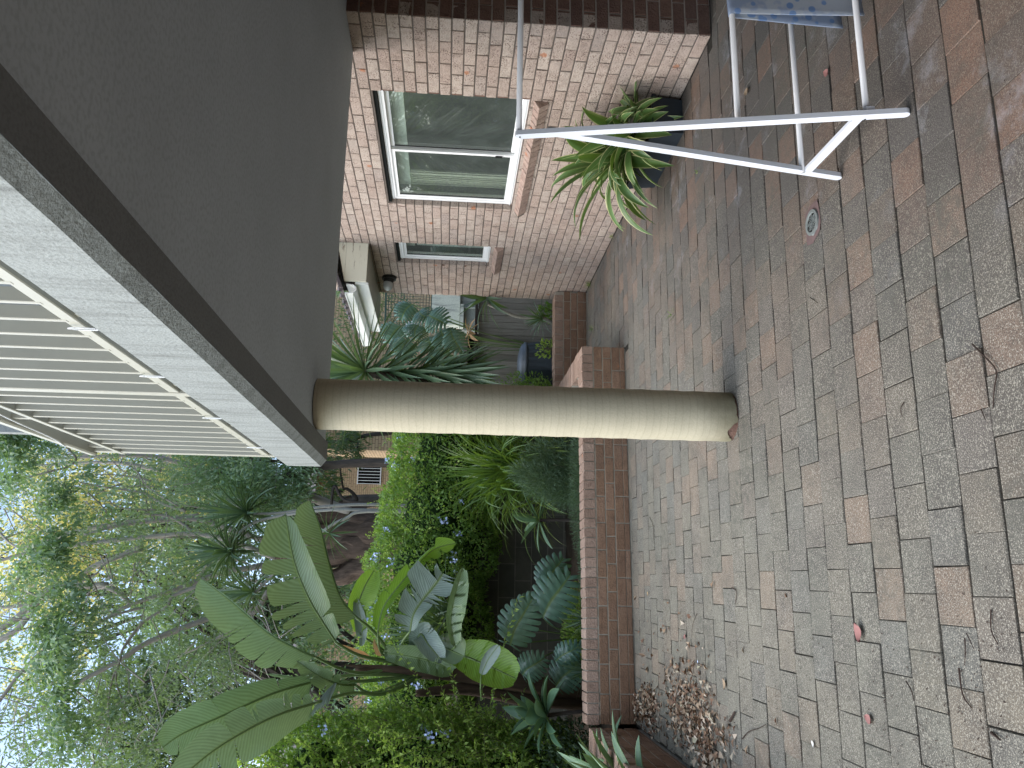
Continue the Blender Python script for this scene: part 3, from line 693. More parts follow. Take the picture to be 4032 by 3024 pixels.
# ------------------------------------------------------------------ leaves made one by one
def strap(mb, base, d, length, width, droop=.3, n=9, fold=.25, rnd=None, prof=None, twist=0, curl=0.0, side=None):
    """long pointed leaf: starts at base along d, bends down by droop"""
    d = Vector(d).normalized(); p = Vector(base); rnd = random.random() if rnd is None else rnd
    sd = d.cross(Vector((0, 0, 1)))
    if sd.length < .05: sd = Vector((1, 0, 0))
    sd.normalize()
    if side is not None: sd = (Vector(side)-d*Vector(side).dot(d)).normalized()
    vs = []; ed = []; lt = []; cur = d.copy(); st = length/n
    for i in range(n+1):
        t = i/n
        w = width*(prof(t) if prof else (min(1, .45+2.2*t) if t < .25 else max(0.0, (1-t)/.75)**.6))
        nn = sd.cross(cur).normalized(); s2 = (sd*cos(twist*t)+nn*sin(twist*t)); n2 = s2.cross(cur).normalized()
        for a, e in ((-1, 1), (-.5, .5), (0, 0), (.5, .5), (1, 1)):
            vs.append(p+s2*(a*w/2)+n2*(abs(a)*w*fold)); ed.append(e); lt.append(t)
        p = p+cur*st
        cur = (cur+Vector((0, 0, -droop/n*(.4+1.3*t)))+nn*curl/n).normalized()
    k = 5
    mb.add(vs, [(i*k+a, i*k+a+1, (i+1)*k+a+1, (i+1)*k+a) for i in range(n) for a in range(4)], rnd, ed, lt)
def rosette(mb, c, r, nl, width, el=(10, 80), droop=.5, prof=None, fold=.2, az0=0, jit=.2, az=(0, 360), n=9, twist=.3):
    for i in range(nl):
        a = radians(az[0]+(az[1]-az[0])*((i*.618034) % 1))+random.uniform(-jit, jit)+az0
        e = radians(el[0]+(el[1]-el[0])*((i+.5)/nl)**1.0+random.uniform(-6, 6))
        d = Vector((cos(a)*cos(e), sin(a)*cos(e), sin(e))); L = r*random.uniform(.8, 1.08)
        strap(mb, Vector(c)+d*.02, d, L, width*random.uniform(.8, 1.1), droop*random.uniform(.6, 1.4)*cos(e)**.5, n, fold, None, prof, random.uniform(-twist, twist))

# planter and the variegated plant in it
pot = thing('planter', 'dark rectangular planter on the pavers against the brick wall under the window', 'planter', (3.36, 5.6, 0))
q = MB()
def frustum(mb, x0, x1, y0, y1, z0, z1, inset, mi=0):
    vs = [(x0+inset, y0+inset, z0), (x1-inset, y0+inset, z0), (x1-inset, y1-inset, z0), (x0+inset, y1-inset, z0), (x0, y0, z1), (x1, y0, z1), (x1, y1, z1), (x0, y1, z1)]
    mb.add(vs, [(3, 2, 1, 0), (4, 5, 6, 7), (0, 1, 5, 4), (1, 2, 6, 5), (2, 3, 7, 6), (3, 0, 4, 7)])
frustum(q, 3.215, 3.515, 5.19, 6.06, .001, .205, .012); q.build('body', M['pot'], pot)
q = MB()
for a, b in (((3.205, 5.18, .205), (3.525, 5.205, .235)), ((3.205, 6.045, .205), (3.525, 6.07, .235)), ((3.205, 5.205, .205), (3.23, 6.045, .235)), ((3.50, 5.205, .205), (3.525, 6.045, .235))): q.box(a, b)
q.build('rim', M['pot'], pot)
q = MB(); q.box((3.23, 5.205, .206), (3.50, 6.045, .222)); q.build('soil', M['soil'], pot)
q = MB(); random.seed(11)
vp = lambda t: (.55+1.1*t if t < .4 else max(0, 1-((t-.4)/.6)**2.2))
for cy, cx, cz, n_, L in ((5.36, 3.32, .30, 26, .56), (5.74, 3.30, .32, 36, .70), (5.55, 3.34, .30, 20, .62)):
    for i in range(n_):
        a = i*2.39996; e = radians(-5+80*((i+.5)/n_)); d = Vector((cos(a)*cos(e), sin(a)*cos(e), sin(e)))
        if d.x > .25: d.x *= .2
        d.x -= .12
        strap(q, (cx, cy, cz), d, L*random.uniform(.7, 1.1), .092*random.uniform(.75, 1.15), (1.5*cos(e)+.6)*random.uniform(.5, 1.25), 14, .22, None, vp, random.uniform(-.8, .8))
tag(q.build('variegated_agave', M['l_varieg'], smooth=True), 'yellow edged variegated agave spilling out of the dark planter', 'plant')
q = MB()
for cy in (5.26, 5.20):
    rosette(q, (3.40, cy-.02, .33), .21, 11, .045, (0, 65), .5, vp)
tag(q.build('spider_plant', M['l_varieg'], smooth=True), 'small green rosette at the near end of the dark planter, by the brick wall', 'plant')

# ------------------------------------------------------------------ garden behind the walls
def xyz(o, loc): recenter(o, loc); return o
bw_ = MB(); bw_.box((-6, 10.0, -.04), (1.95, 10.2, 1.42)); tag(bw_.build('block_retaining_wall', M['blocks']), 'dark mossy concrete block retaining wall under the flowering hedge', 'retaining wall')
fn = thing('paling_fence', 'weathered grey timber paling fence behind the compost bin', 'fence', (3.4, 11, .2))
q = MB(); x = 1.96
while x < 6.2:
    wd = random.uniform(.092, .104); q.box((x, 11.0+random.uniform(-.012, .008), .12), (x+wd-.006, 11.03, 1.30+random.uniform(-.012, .006)), random.random()); x += wd
q.build('palings', M['fence'], fn)
q = MB(); q.bar((1.96, 10.985, 1.325), (6.2, 10.985, 1.325), .09, .04); q.build('capping_rail', M['bark_dark'], fn)
q = MB(); q.bar((1.96, 11.06, .45), (6.2, 11.06, .45), .04, .08); q.build('cross_rail', M['bark_dark'], fn)
cw = thing('cement_wall', 'pale mossy cement wall with a ledge behind the paling fence', 'wall', (5.4, 12, 0))
q = MB(); q.box((3.87, 12.0, 1.56), (9, 12.2, 2.0)); q.build('upper_wall', M['conc'], cw)
q = MB(); q.box((3.80, 12.05, 0), (9, 12.22, 1.559)); q.build('lower_wall', M['conc2'], cw)
q = MB(); q.box((4.16, 12.03, 1.2), (4.18, 12.051, 1.56)); q.box((3.82, 11.96, 1.50), (4.2, 12.049, 1.552)); q.build('ledge', M['conc'], cw)
gt_ = thing('mesh_gate', 'dark green steel mesh gate above the pale cement wall', 'gate', (4.6, 12.4, 2.0))
q = MB()
x0, x1, z0, z1 = 3.90, 5.3, 2.01, 2.74
for a, b in (((x0, z0), (x0, z1)), ((x1, z0), (x1, z1)), ((x0, z0), (x1, z0)), ((x0, z1), (x1, z1+.04))): q.bar((a[0], 12.4, a[1]), (b[0], 12.4, b[1]), .03, .03, (0, 1, 0))
q.build('frame', M['green_steel'], gt_)
q = MB(); x = x0+.05
while x < x1: q.bar((x, 12.4, z0), (x, 12.4, z1), .006, .006, (0, 1, 0)); x += .05
z = z0+.05
while z < z1: q.bar((x0, 12.407, z), (x1, 12.407, z), .006, .006, (0, 1, 0)); z += .05
q.build('mesh', M['green_steel'], gt_)
q = MB()
for i in range(7): q.box((4.16+i*.001, 13.6, 2.50-.30+i*.045), (4.42, 13.62, 2.50-.30+i*.045+.022))
tag(q.build('louvre_vent', M['alu']), 'small white louvred vent seen through the green mesh gate', 'vent')
# compost bin
bn = thing('compost_bin', 'dark blue grey plastic compost bin with domed lid beside the paling fence', 'compost bin', (2.80, 10.2, .2))
q = MB(); n = 48; zz = [.16, .35, .50, .50, .66, .685]; rr_ = [.335, .325, .30, .30, .272, .262]
vs = []
for z, r_ in zip(zz, rr_):
    for i in range(n):
        f = 1+(-.035 if (i//3) % 2 else .0)*(1 if .2 < z < .67 else 0)*(1 if z > .4 else .6)
        vs.append((2.80+r_*f*cos(2*pi*i/n), 10.2+r_*f*sin(2*pi*i/n), z))
q.add(vs, [(a*n+i, a*n+(i+1) % n, (a+1)*n+(i+1) % n, (a+1)*n+i) for a in range(5) for i in range(n)]+[tuple(5*n+i for i in range(n))]); q.build('body', M['bin'], bn)
q = MB(); vs = []
pr = [(.262, .672), (.275, .678), (.275, .70), (.268, .712), (.252, .72), (.245, .738), (.19, .765), (.10, .785), (.02, .79)]
for r_, z in pr: vs += [(2.80+r_*cos(2*pi*i/n), 10.2+r_*sin(2*pi*i/n), z) for i in range(n)]
q.add(vs, [(a*n+i, a*n+(i+1) % n, (a+1)*n+(i+1) % n, (a+1)*n+i) for a in range(len(pr)-1) for i in range(n)]+[tuple((len(pr)-1)*n+i for i in range(n))]); q.build('lid', M['bin_lid'], bn, smooth=True)
q = MB(); rock = [(3.18, 9.75, .2)]
for (x, y, z, r_) in ((3.15, 9.85, .2, .16),):
    vs = [];
    for i in range(5):
        for k in range(8):
            a = 2*pi*k/8; ph = pi*i/4; d = Vector((cos(a)*sin(ph), sin(a)*sin(ph), cos(ph)))
            vs.append(Vector((x, y, z))+Vector((d.x*r_, d.y*r_*.6, d.z*r_*.75))*(1+.3*noise.noise(d*2)))
    q.add(vs, [(i*8+k, i*8+(k+1) % 8, (i+1)*8+(k+1) % 8, (i+1)*8+k) for i in range(4) for k in range(8)])
tag(q.build('garden_rock', M['conc2']), 'grey sandstone lump in the bed between compost bin and small yucca', 'rock')

# houses beyond
h1 = thing('neighbour_house', 'tan brick neighbouring house seen past the eave and the palm leaves', 'house', (8, 23, 1.4), 'tan brick houses beyond the garden')
q = MB(); q.box((3.56, 23, 1.4), (16, 24.4, 8.5)); q.build('wall', M['tan'], h1)
q = MB(); q.bar((6.4, 22.9, 6.05), (8.6, 22.9, 6.6), .12, .22); q.build('awning_edge', M['alu_dark'], h1)
q = MB(); q.add([(2.9, 22.5, 8.4), (16.5, 22.5, 8.4), (16.5, 26.5, 11), (2.9, 26.5, 11), (2.9, 30.5, 8.4), (16.5, 30.5, 8.4)], [(0, 1, 2, 3), (3, 2, 5, 4), (0, 3, 4), (1, 5, 2)]); q.build('roof', M['roof_brown'], h1)
h2 = thing('neighbour_house', 'tan brick house with a barred window behind the hedge and paperbark', 'house', (2, 33, 1.4), 'tan brick houses beyond the garden')
q = MB(); q.box((-8, 33, 1.4), (3.716, 40, 7.0)); q.box((4.724, 33, 1.4), (5.6, 40, 7.0)); q.box((3.716, 33, 1.4), (4.724, 40, 4.40)); q.box((3.716, 33, 5.36), (4.724, 40, 7.0)); q.box((5.6, 33.5, 1.4), (7.4, 40, 7.0)); q.build('wall', M['tan'], h2)
q = MB(); q.box((3.716, 33.2, 4.40), (4.724, 33.25, 5.36)); wf = q.build('window', M['dark'], h2)
q = MB()
for i in range(9):
    x = 3.72+i*.125; q.box((x, 32.95, 4.42), (x+.022, 32.97, 5.33))
q.box((3.70, 32.94, 5.32), (4.74, 32.975, 5.36)); q.box((3.70, 32.94, 4.40), (4.74, 32.975, 4.44)); q.build('window_bars', M['alu'], wf)
q = MB(); q.box((5.58, 32.97, 4.7), (5.62, 33.0, 5.2)); q.build('trim', M['alu'], h2)
q = MB(); q.add([(-8.6, 32.4, 6.9), (7.8, 32.4, 6.9), (7.8, 36.5, 8.3), (-8.6, 36.5, 8.3)], [(0, 1, 2, 3)]); q.build('roof', M['roof_brown'], h2)

# ---- leaf clouds
def cloud_hedge(name, parent, mat, n, boxes, size=(.022, .04), rr=(0, 1), lean=(0, -.3, .7), jitter=.05):
    """leaves spread over the skin of overlapping lumpy ellipsoids (cx,cy,cz,rx,ry,rz)"""
    P = []; Nn = []
    vol = np.array([b[3]*b[4]+b[4]*b[5]+b[3]*b[5] for b in boxes]); vol = vol/vol.sum()
    for b, f in zip(boxes, vol):
        k = int(n*f); d = runit(k); r = 1-np.abs(RNG.normal(0, .11, k)); r *= 1+.10*np.sin(d[:, 0]*9+b[0]*5)*np.sin(d[:, 2]*8+b[2]*3)
        p = d*r[:, None]*np.array(b[3:6])+np.array(b[:3])
        ins = np.zeros(k, bool)
        for c in boxes:
            if c is b: continue
            ins |= (((p-np.array(c[:3]))/np.array(c[3:6]))**2).sum(1) < .62
        p = p[~ins]; P.append(p); Nn.append(d[~ins])
    P = np.concatenate(P); Nn = np.concatenate(Nn); k = len(P)
    T = runit(k)*.9+Nn*.55+np.array(lean)*.5; N = runit(k)*.6+Nn*.7+np.array([0, 0, .5])
    L = RNG.uniform(size[0], size[1], k); R = np.clip(RNG.beta(2, 3, k)*(rr[1]-rr[0])+rr[0], 0, 1)
    return leafmesh(name, mat, P, N, T, L, L*RNG.uniform(.38, .55, k), R, parent), P, Nn
def sprigs(parent, specs, name='sprig', mat='l_sprig', leaf=.03, gap=.018, stemr=.0016):
    q = MB(); P = []; T = []; Nn = []
    for (a, d, L) in specs:
        a = Vector(a); d = Vector(d).normalized(); pts = [a]; n_ = max(5, int(L/.035)); cur = d.copy()
        bend = Vector((random.uniform(-.5, .5), random.uniform(-.4, .2), -.5))*random.uniform(.3, 1)
        for i in range(n_):
            pts.append(pts[-1]+cur*(L/n_)); cur = (cur+bend/n_).normalized()
        q.tube(pts, lerpn([stemr*1.4, stemr*.6], len(pts)), 3, cap=False)
        k = int(L/gap)
        for j_ in range(k):
            f = j_/k*(len(pts)-1); i0 = int(f); p = pts[i0].lerp(pts[min(i0+1, len(pts)-1)], f-i0)
            t = (pts[min(i0+1, len(pts)-1)]-pts[i0]).normalized()
            rd = Vector((random.gauss(0, 1), random.gauss(0, 1), random.gauss(0, 1))).normalized()
            P.append(p); T.append(t*.5+rd*.8); Nn.append(Vector((0, 0, 1))+rd*.6)
    k = len(P); P = np.array([tuple(p) for p in P]); T = np.array([tuple(p) for p in T]); Nn = np.array([tuple(p) for p in Nn])
    L = RNG.uniform(leaf*.55, leaf*1.1, k)
    leafmesh(name, M[mat], P, Nn, T, L, L*.5, RNG.uniform(0, 1, k), parent)
    return q.build('sprig_stems', M['branch'], parent)
def flower_proto():
    q = MB()
    for i in range(9):
        c = Vector((random.gauss(0, .022), random.gauss(0, .022), random.gauss(0, .022))); a = Vector((random.gauss(0, 1), -1.2, random.gauss(.5, 1))).normalized()
        s1 = a.orthogonal().normalized(); s2 = a.cross(s1)
        for k in range(5):
            th = 2*pi*k/5; e = s1*cos(th)+s2*sin(th); g_ = s1*cos(th+pi/2)+s2*sin(th+pi/2)
            q.add([c, c+e*.008+g_*.006, c+e*.016+a*.002, c+e*.008-g_*.006], [(0, 1, 2, 3)])
        q.tube([c-a*.02, c], .001, 3)
    return q
def flowers(parent, pts):
    pr = flower_proto().build('flower_cluster', M['flower']); pr.parent = parent
    L = Vector(parent.location)
    for i, p in enumerate(pts):
        o = pr if i == 0 else pr.copy()
        if i: COL.objects.link(o); o.parent = parent
        o.location = Vector(p)-L; o.rotation_euler = (random.uniform(-.5, .5), random.uniform(-3, 3), random.uniform(-.6, .6)); s_ = random.uniform(.65, 1.15); o.scale = (s_, s_, s_)
# back hedge (plumbago over the block wall)
hb_ = thing('plumbago_hedge', 'large green hedge dotted with pale blue flowers spilling over the dark block wall', 'hedge', (.4, 10, 1.4), 'flowering plumbago hedges')
eb_ = [(-1.3, 10.0, 1.9, .8, .75, .62), (-.6, 9.95, 1.92, .8, .8, .66), (.1, 9.9, 1.88, .8, .85, .70), (.75, 9.85, 1.76, .8, .85, .72), (1.35, 9.85, 1.68, .75, .8, .70), (1.75, 10.1, 1.7, .55, .7, .62), (.4, 9.75, 1.45, .6, .5, .45), (-.6, 9.8, 1.50, .7, .5, .45), (1.3, 9.7, 1.35, .55, .5, .45), (-1.9, 10.1, 1.9, .7, .6, .6), (-2.9, 10.2, 1.9, .9, .6, .6)]
_, P_, N_ = cloud_hedge('foliage', hb_, M['l_hedge'], 90000, eb_, (.036, .062))
q = MB()
for b in eb_: 
    vs = []
    for i in range(9):
        for k in range(12):
            a = 2*pi*k/12; ph = pi*i/8; vs.append((b[0]+b[3]*.55*cos(a)*sin(ph), b[1]+b[4]*.55*sin(a)*sin(ph), b[2]+b[5]*.55*cos(ph)))
    q.add(vs, [(i*12+k, i*12+(k+1) % 12, (i+1)*12+(k+1) % 12, (i+1)*12+k) for i in range(8) for k in range(12)])
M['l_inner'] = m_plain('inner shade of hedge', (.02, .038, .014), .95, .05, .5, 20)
q.build('inner_shade_fill', M['l_inner'], hb_)  # solid dark lumps stand in for the shade inside the hedge
front = P_[(N_[:, 1] < -.1)]
top = P_[(N_[:, 2] > .55) & (P_[:, 2] > 2.3)]
random.seed(5)
sp = []
for i in range(150):
    p = top[RNG.integers(len(top))]; sp.append((p, (random.uniform(-.7, .7), random.uniform(-.7, .1), random.uniform(.2, 1.0)), random.uniform(.10, .28)))
for i in range(800):
    p = front[RNG.integers(len(front))]; sp.append((p, (random.uniform(-.8, .8), -1, random.uniform(-.3, .9)), random.uniform(.08, .25)))
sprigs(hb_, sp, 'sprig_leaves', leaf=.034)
fp = [front[RNG.integers(len(front))]+np.array([0, -.12, 0]) for _ in range(60)]+[top[RNG.integers(len(top))]+np.array([0, -.06, .06]) for _ in range(24)]
flowers(hb_, [p for p in fp if p[2] > 1.5 or random.random() < .3])
# near left plumbago
hn = thing('plumbago_hedge', 'bright yellow green sprawling shrub with pale blue flowers at the left edge', 'hedge', (-2, 8, .2), 'flowering plumbago hedges')
en = [(-1.95, 7.95, 1.15, .75, .45, .6), (-2.1, 8.0, 1.75, .85, .5, .75), (-1.75, 8.05, 2.1, .6, .42, .6), (-2.2, 8.1, 2.6, .8, .5, .72), (-2.9, 7.9, 1.6, .8, .5, 1.0), (-3.2, 8.3, 2.7, .8, .5, .7), (-1.55, 7.8, 1.75, .4, .4, .5), (-1.75, 8.1, .75, .5, .4, .5), (-1.75, 7.95, 2.75, .55, .4, .45), (-1.65, 7.9, 1.45, .42, .35, .55)]
_, P_, N_ = cloud_hedge('foliage', hn, M['l_hedge_brightened'], 62000, en, (.04, .066), (0.15, 1))
q = MB()
for b in en:
    vs = []
    for i in range(9):
        for k in range(12):
            a = 2*pi*k/12; ph = pi*i/8; vs.append((b[0]+b[3]*.55*cos(a)*sin(ph), b[1]+b[4]*.55*sin(a)*sin(ph), b[2]+b[5]*.55*cos(ph)))
    q.add(vs, [(i*12+k, i*12+(k+1) % 12, (i+1)*12+(k+1) % 12, (i+1)*12+k) for i in range(8) for k in range(12)])
q.build('inner_shade_fill', M['l_inner'], hn)  # same painted inner shade for the near shrub
front = P_[(N_[:, 1] < 0) & (P_[:, 0] > -2.6)]
rt = P_[(N_[:, 0] > .35) & (N_[:, 1] < .3)]
sp = []
for i in range(620):
    p = front[RNG.integers(len(front))]; sp.append((p, (random.uniform(-.4, .8), random.uniform(-1.2, -.4), random.uniform(.4, 1.6)), random.uniform(.2, .5)))
for i in range(60):
    p = rt[RNG.integers(len(rt))]; sp.append((p, (random.uniform(.3, 1), random.uniform(-.5, 0), random.uniform(.2, 1.2)), random.uniform(.2, .5)))
for a, b in (((1215, 1660), (1330, 1585)), ((1180, 1540), (1285, 1275)), ((1060, 1580), (1200, 1480)), ((1040, 1640), (1100, 1490)), ((1110, 1640), (1150, 1520)), ((1230, 1640), (1260, 1560)), ((1020, 1560), (1060, 1350)), ((950, 1520), (960, 1370))):
    p0 = PX(a[0], a[1], 7.75) if a != (1180, 1540) else PX(1060, 1560, 7.75); p1 = PX(b[0]-150 if a != (1180, 1540) else 1085, b[1], 7.6); sp.append((p0, p1-p0, (p1-p0).length))
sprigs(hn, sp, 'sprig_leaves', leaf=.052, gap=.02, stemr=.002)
flowers(hn, [front[RNG.integers(len(front))]+np.array([0, -.16, 0]) for _ in range(34)])

# ------------------------------------------------------------------ giant bird of paradise
def big_leaf(mid, wl, wr, base_rot=(0.15, 0.15), cuts=6, cutsr=None, gap=.25, rnd=.5, n=44, m=6, droop=.25, facing=(0, 1, .15), seed=0, prof=None, dome=.35, roll=0.0):
    """torn paddle leaf: midrib through 'mid', half widths wl / wr, each side split into strips"""
    rs = random.Random(seed); q = MB()
    P = smooth_path(mid, 12); P = [P[int(round(i*(len(P)-1)/n))] for i in range(n+1)]
    f = Vector(facing).normalized()
    pf = prof or (lambda t: (max(0, 1-((t-.42)/.58)**3.6) if t > .42 else .35+.65*(t/.42)**.7) if t > .04 else .35*t/.04)
    for side, wd, br in ((-1, wl, base_rot[0]), (1, wr, base_rot[1])):
        if wd <= 0: continue
        cuts_ = cuts if side < 0 or cutsr is None else cutsr; cs = sorted(rs.uniform(.08, .93) for _ in range(cuts_)); cs = [0]+cs+[1]
        for a, b in zip(cs, cs[1:]):
            if b-a < .015: continue
            ro = br+rs.uniform(-.5, .5)*droop+(rs.random() < .15)*rs.uniform(.2, .7)*droop*2; sc = rs.uniform(.88, 1.06)
            ks = max(2, int((b-a)*n)); vs = []; ed = []; lt = []
            for i in range(ks+1):
                t = a+(b-a)*i/ks; fi = t*n; i0 = min(int(fi), n-1); p = P[i0].lerp(P[i0+1], fi-i0); tg = (P[min(i0+2, n)]-P[max(i0-1, 0)]).normalized()
                s = f.cross(tg).normalized()*side; nn = tg.cross(s)*side; w_ = wd*pf(t)*sc
                tr = (i/ks-.5)*2
                if cuts: w_ *= 1-.07*abs(tr)**6
                for k in range(m+1):
                    u = k/m; ang = ro+roll*side+dome*u*1.2
                    shift = -tr*gap*.045*u**1.4*(P[-1]-P[0]).length*(1 if cuts else 0)
                    sweep = tg*(w_*u*.28+shift)
                    vs.append(p+s*(w_*u*cos(ang))-nn*(w_*u*sin(ang)*.8)+sweep+nn*.004*rs.uniform(-1, 1)*u); ed.append(u); lt.append(t-(.1*u))
            k1 = m+1
            q.add(vs, [(i*k1+k, i*k1+k+1, (i+1)*k1+k+1, (i+1)*k1+k) for i in range(ks) for k in range(m)], min(1, max(0, rnd+rs.uniform(-.15, .15))), ed, lt)
    return q, P
def strel_leaf(parent, mid, petiole, wl, wr, mat='l_strel', rr=.013, **kw):
    q, P = big_leaf(mid, wl, wr, **kw); o = q.build('leaf', M[mat], parent, smooth=True)
    r = MB(); nP = len(P); r.tube(P, lerpn([rr*.85, rr*.6, .003], nP), 7); 
    if petiole: pp = smooth_path(petiole+[mid[0]], 6); r.tube(pp, lerpn([rr*1.6, rr*.95], len(pp)), 8)
    r.build('leaf_stalk', M['l_strel_stalk'], parent, smooth=True)
M['l_strel_stalk'] = m_leaf('paddle leaf stalk', [(0, (.10, .16, .05)), (1, (.16, .23, .08))], .05, .35)
Z5 = lambda x, y, d: PX(329.2+x*.4378, 932.6+y*.4378, d)
Z4 = lambda x, y, d: PX((1200+x*.5425)/1.8228, (1650+y*.5425)/1.8228, d)
Z6 = lambda x, y, d: PX((1700+x*.5568)/1.8228, (2100+y*.5568)/1.8228, d)
Z8 = lambda x, y, d: PX(x*.504, 822.9+y*.504, d)
Z3 = lambda x, y, d: PX((1200+x*.5425)/1.8228, (850+y*.5425)/1.8228, d)
st = thing('giant_bird_of_paradise', 'giant bird of paradise clump with torn paddle leaves rising behind the left shrub', 'plant', (-1.0, 8.3, .15))
c0 = Z5(1230, 1140, 8.2); c1 = Z5(1330, 1200, 8.25)
q = MB()
q.tube(smooth_path([(-1.03, 8.3, .1), (-1.0, 8.3, .7), Z5(1500, 1190, 8.3), Z5(1250, 1180, 8.25), Z5(1000, 1170, 8.2)], 6), lerpn([.085, .085, .08, .06, .03], 25), 14, wob=.12)
q.tube(smooth_path([(-1.17, 8.35, .1), (-1.12, 8.35, .8), Z5(1560, 1270, 8.35), Z5(1300, 1290, 8.3)], 6), lerpn([.07, .07, .06, .03], 19), 12, wob=.12)
q.build('trunk', M['stem_brown'], st, smooth=True)
q = MB()
for (a, b, w_) in ((Z5(1500, 1150, 8.18), Z5(1100, 1130, 8.1), .05), (Z5(1480, 1200, 8.16), Z5(930, 1150, 8.05), .04), (Z5(1420, 1130, 8.2), Z5(1080, 1090, 8.1), .05)):
    strap(q, a, b-a, (b-a).length, w_*2, 0, 8, -.3, .4, side=(1, 0, 0))
q.build('sheath', M['stem_brown'], st, smooth=True)
q = MB()
for (a, b, w_) in ((Z5(1080, 1120, 8.05), Z5(930, 1060, 7.95), .07), (Z5(1130, 1100, 8.05), Z5(1090, 1030, 7.95), .09)):
    strap(q, a, b-a, (b-a).length*1.1, w_, .3, 8, -.3, None, side=(1, 0, .5), twist=.8)
q.build('dry_sheath', M['l_rust'], st, smooth=True)
# big left pair
strel_leaf(st, [Z5(790, 1235, 7.6), Z5(600, 1290, 7.4), Z5(350, 1400, 7.2), Z5(150, 1490, 7.1), Z5(48, 1560, 7.05)], [c1, Z5(1050, 1230, 8.0)], .24, .22, cuts=2, gap=.1, seed=1, rnd=.5, droop=.1, base_rot=(.35, .2))
strel_leaf(st, [Z5(800, 1340, 7.3), Z5(640, 1390, 7.1), Z5(480, 1465, 6.95), Z5(280, 1590, 6.8), Z5(60, 1780, 6.7)], [c1, Z5(1150, 1290, 7.9), Z5(980, 1290, 7.6)], .25, .26, cuts=4, cutsr=6, gap=.35, seed=5, rnd=.75, droop=.22, base_rot=(.1, .3))
# tall narrow paddle
strel_leaf(st, [Z5(800, 1110, 7.7), Z5(700, 1065, 7.65), Z5(560, 985, 7.6), Z5(380, 830, 7.6), Z5(235, 722, 7.65)], [c0, Z5(1060, 1190, 8.05), Z5(930, 1170, 7.9)], .30, .05, cuts=5, gap=.12, seed=3, rnd=.7, droop=.08, base_rot=(.05, .8))
# large torn leaf in the middle
strel_leaf(st, [Z5(905, 1040, 7.5), Z5(840, 940, 7.4), Z5(770, 820, 7.3), Z5(700, 640, 7.25), Z5(655, 400, 7.3)], [c0, Z5(1150, 1130, 8.0), Z5(1010, 1100, 7.7)], .34, .20, cuts=9, cutsr=1, gap=.5, seed=12, rnd=.3, droop=.12, base_rot=(.05, .25))
strel_leaf(st, [Z5(1010, 920, 7.6), Z5(930, 820, 7.55), Z5(870, 640, 7.5), Z5(830, 480, 7.5), Z5(775, 335, 7.55)], [c0, Z5(1180, 1100, 8.05), Z5(1090, 985, 7.8)], .32, .05, cuts=5, gap=.15, seed=21, rnd=.15, droop=.12, base_rot=(.1, 1.0))
# lime curled leaf and its pale underside
strel_leaf(st, [Z5(1025, 1000, 7.8), Z5(1010, 880, 7.75), Z5(1045, 770, 7.7), Z5(1095, 680, 7.7)], [c0, Z5(1100, 1050, 8.0)], .12, .15, mat='l_strel_lime', cuts=1, seed=4, rnd=.5, droop=.05, rr=.008)
q, _ = big_leaf([Z5(1030, 1060, 7.85), Z5(1035, 960, 7.78), Z5(1005, 820, 7.72)], .07, .06, cuts=1, seed=8, n=20); q.build('leaf', M['l_strel_grey'], st, smooth=True)
# long arching leaf reaching right
strel_leaf(st, [Z4(530, 1540, 7.8), Z4(570, 1370, 7.7), Z4(690, 1200, 7.65), Z4(860, 1010, 7.65), Z4(960, 935, 7.65), Z4(1105, 900, 7.65)], [c0, Z5(1130, 1090, 8.0)], .15, .15, mat='l_strel_lime', cuts=4, seed=6, rnd=.2, droop=.35, base_rot=(.5, .5), gap=.3, rr=.01)
# grey shredded leaf
strel_leaf(st, [Z4(765, 1540, 7.55), Z4(790, 1420, 7.5), Z4(860, 1310, 7.5), Z4(950, 1200, 7.5), Z4(1000, 1120, 7.5)], [c0, Z4(700, 1640, 7.8)], .30, .20, mat='l_strel_grey', cuts=5, seed=9, rnd=.5, droop=.5, gap=.9, rr=.009, prof=lambda t: .45+.55*min(1, t*2.5)*(1 if t < .9 else 1-(t-.9)*6))
strel_leaf(st, [Z4(1090, 1655, 7.5), Z4(1060, 1480, 7.45), Z4(1085, 1300, 7.4), Z4(1145, 1075, 7.4)], [c0, Z4(1000, 1700, 7.8)], .10, .16, cuts=0, seed=10, rnd=.3, base_rot=(.5, .4), rr=.009)
# lower yellow green leaf, dark lower leaves
strel_leaf(st, [Z6(120, 830, 7.7), Z6(260, 880, 7.65), Z6(430, 950, 7.6), Z6(600, 1030, 7.6)], [c0], .24, .20, mat='l_strel_lime', cuts=0, seed=11, rnd=.1, base_rot=(.1, .1))
strel_leaf(st, [Z6(30, 780, 7.75), Z6(140, 830, 7.6), Z6(230, 870, 7.5)], [c0], .17, .13, cuts=0, seed=13, rnd=.0, n=24)
strel_leaf(st, [Z6(350, 1000, 7.5), Z6(400, 890, 7.45), Z6(475, 790, 7.4)], [Z6(350, 1180, 7.6), Z6(345, 1080, 7.5)], .06, .075, mat='l_strel_grey', cuts=0, seed=14, rnd=.4, n=24, rr=.005)
strel_leaf(st, [Z5(1140, 1090, 8.0), Z5(1270, 1110, 7.85), Z5(1400, 1140, 7.8), Z5(1480, 1185, 7.8)], None, .26, .15, cuts=0, seed=15, rnd=.1, base_rot=(.2, .2))
strel_leaf(st, [Z4(800, 1659, 7.9), Z4(840, 1560, 7.7), Z4(900, 1640, 7.6), Z4(1000, 1760, 7.6)], None, .15, .13, mat='l_strel_grey', cuts=4, seed=16, rnd=.6, base_rot=(.3, .3), n=30)
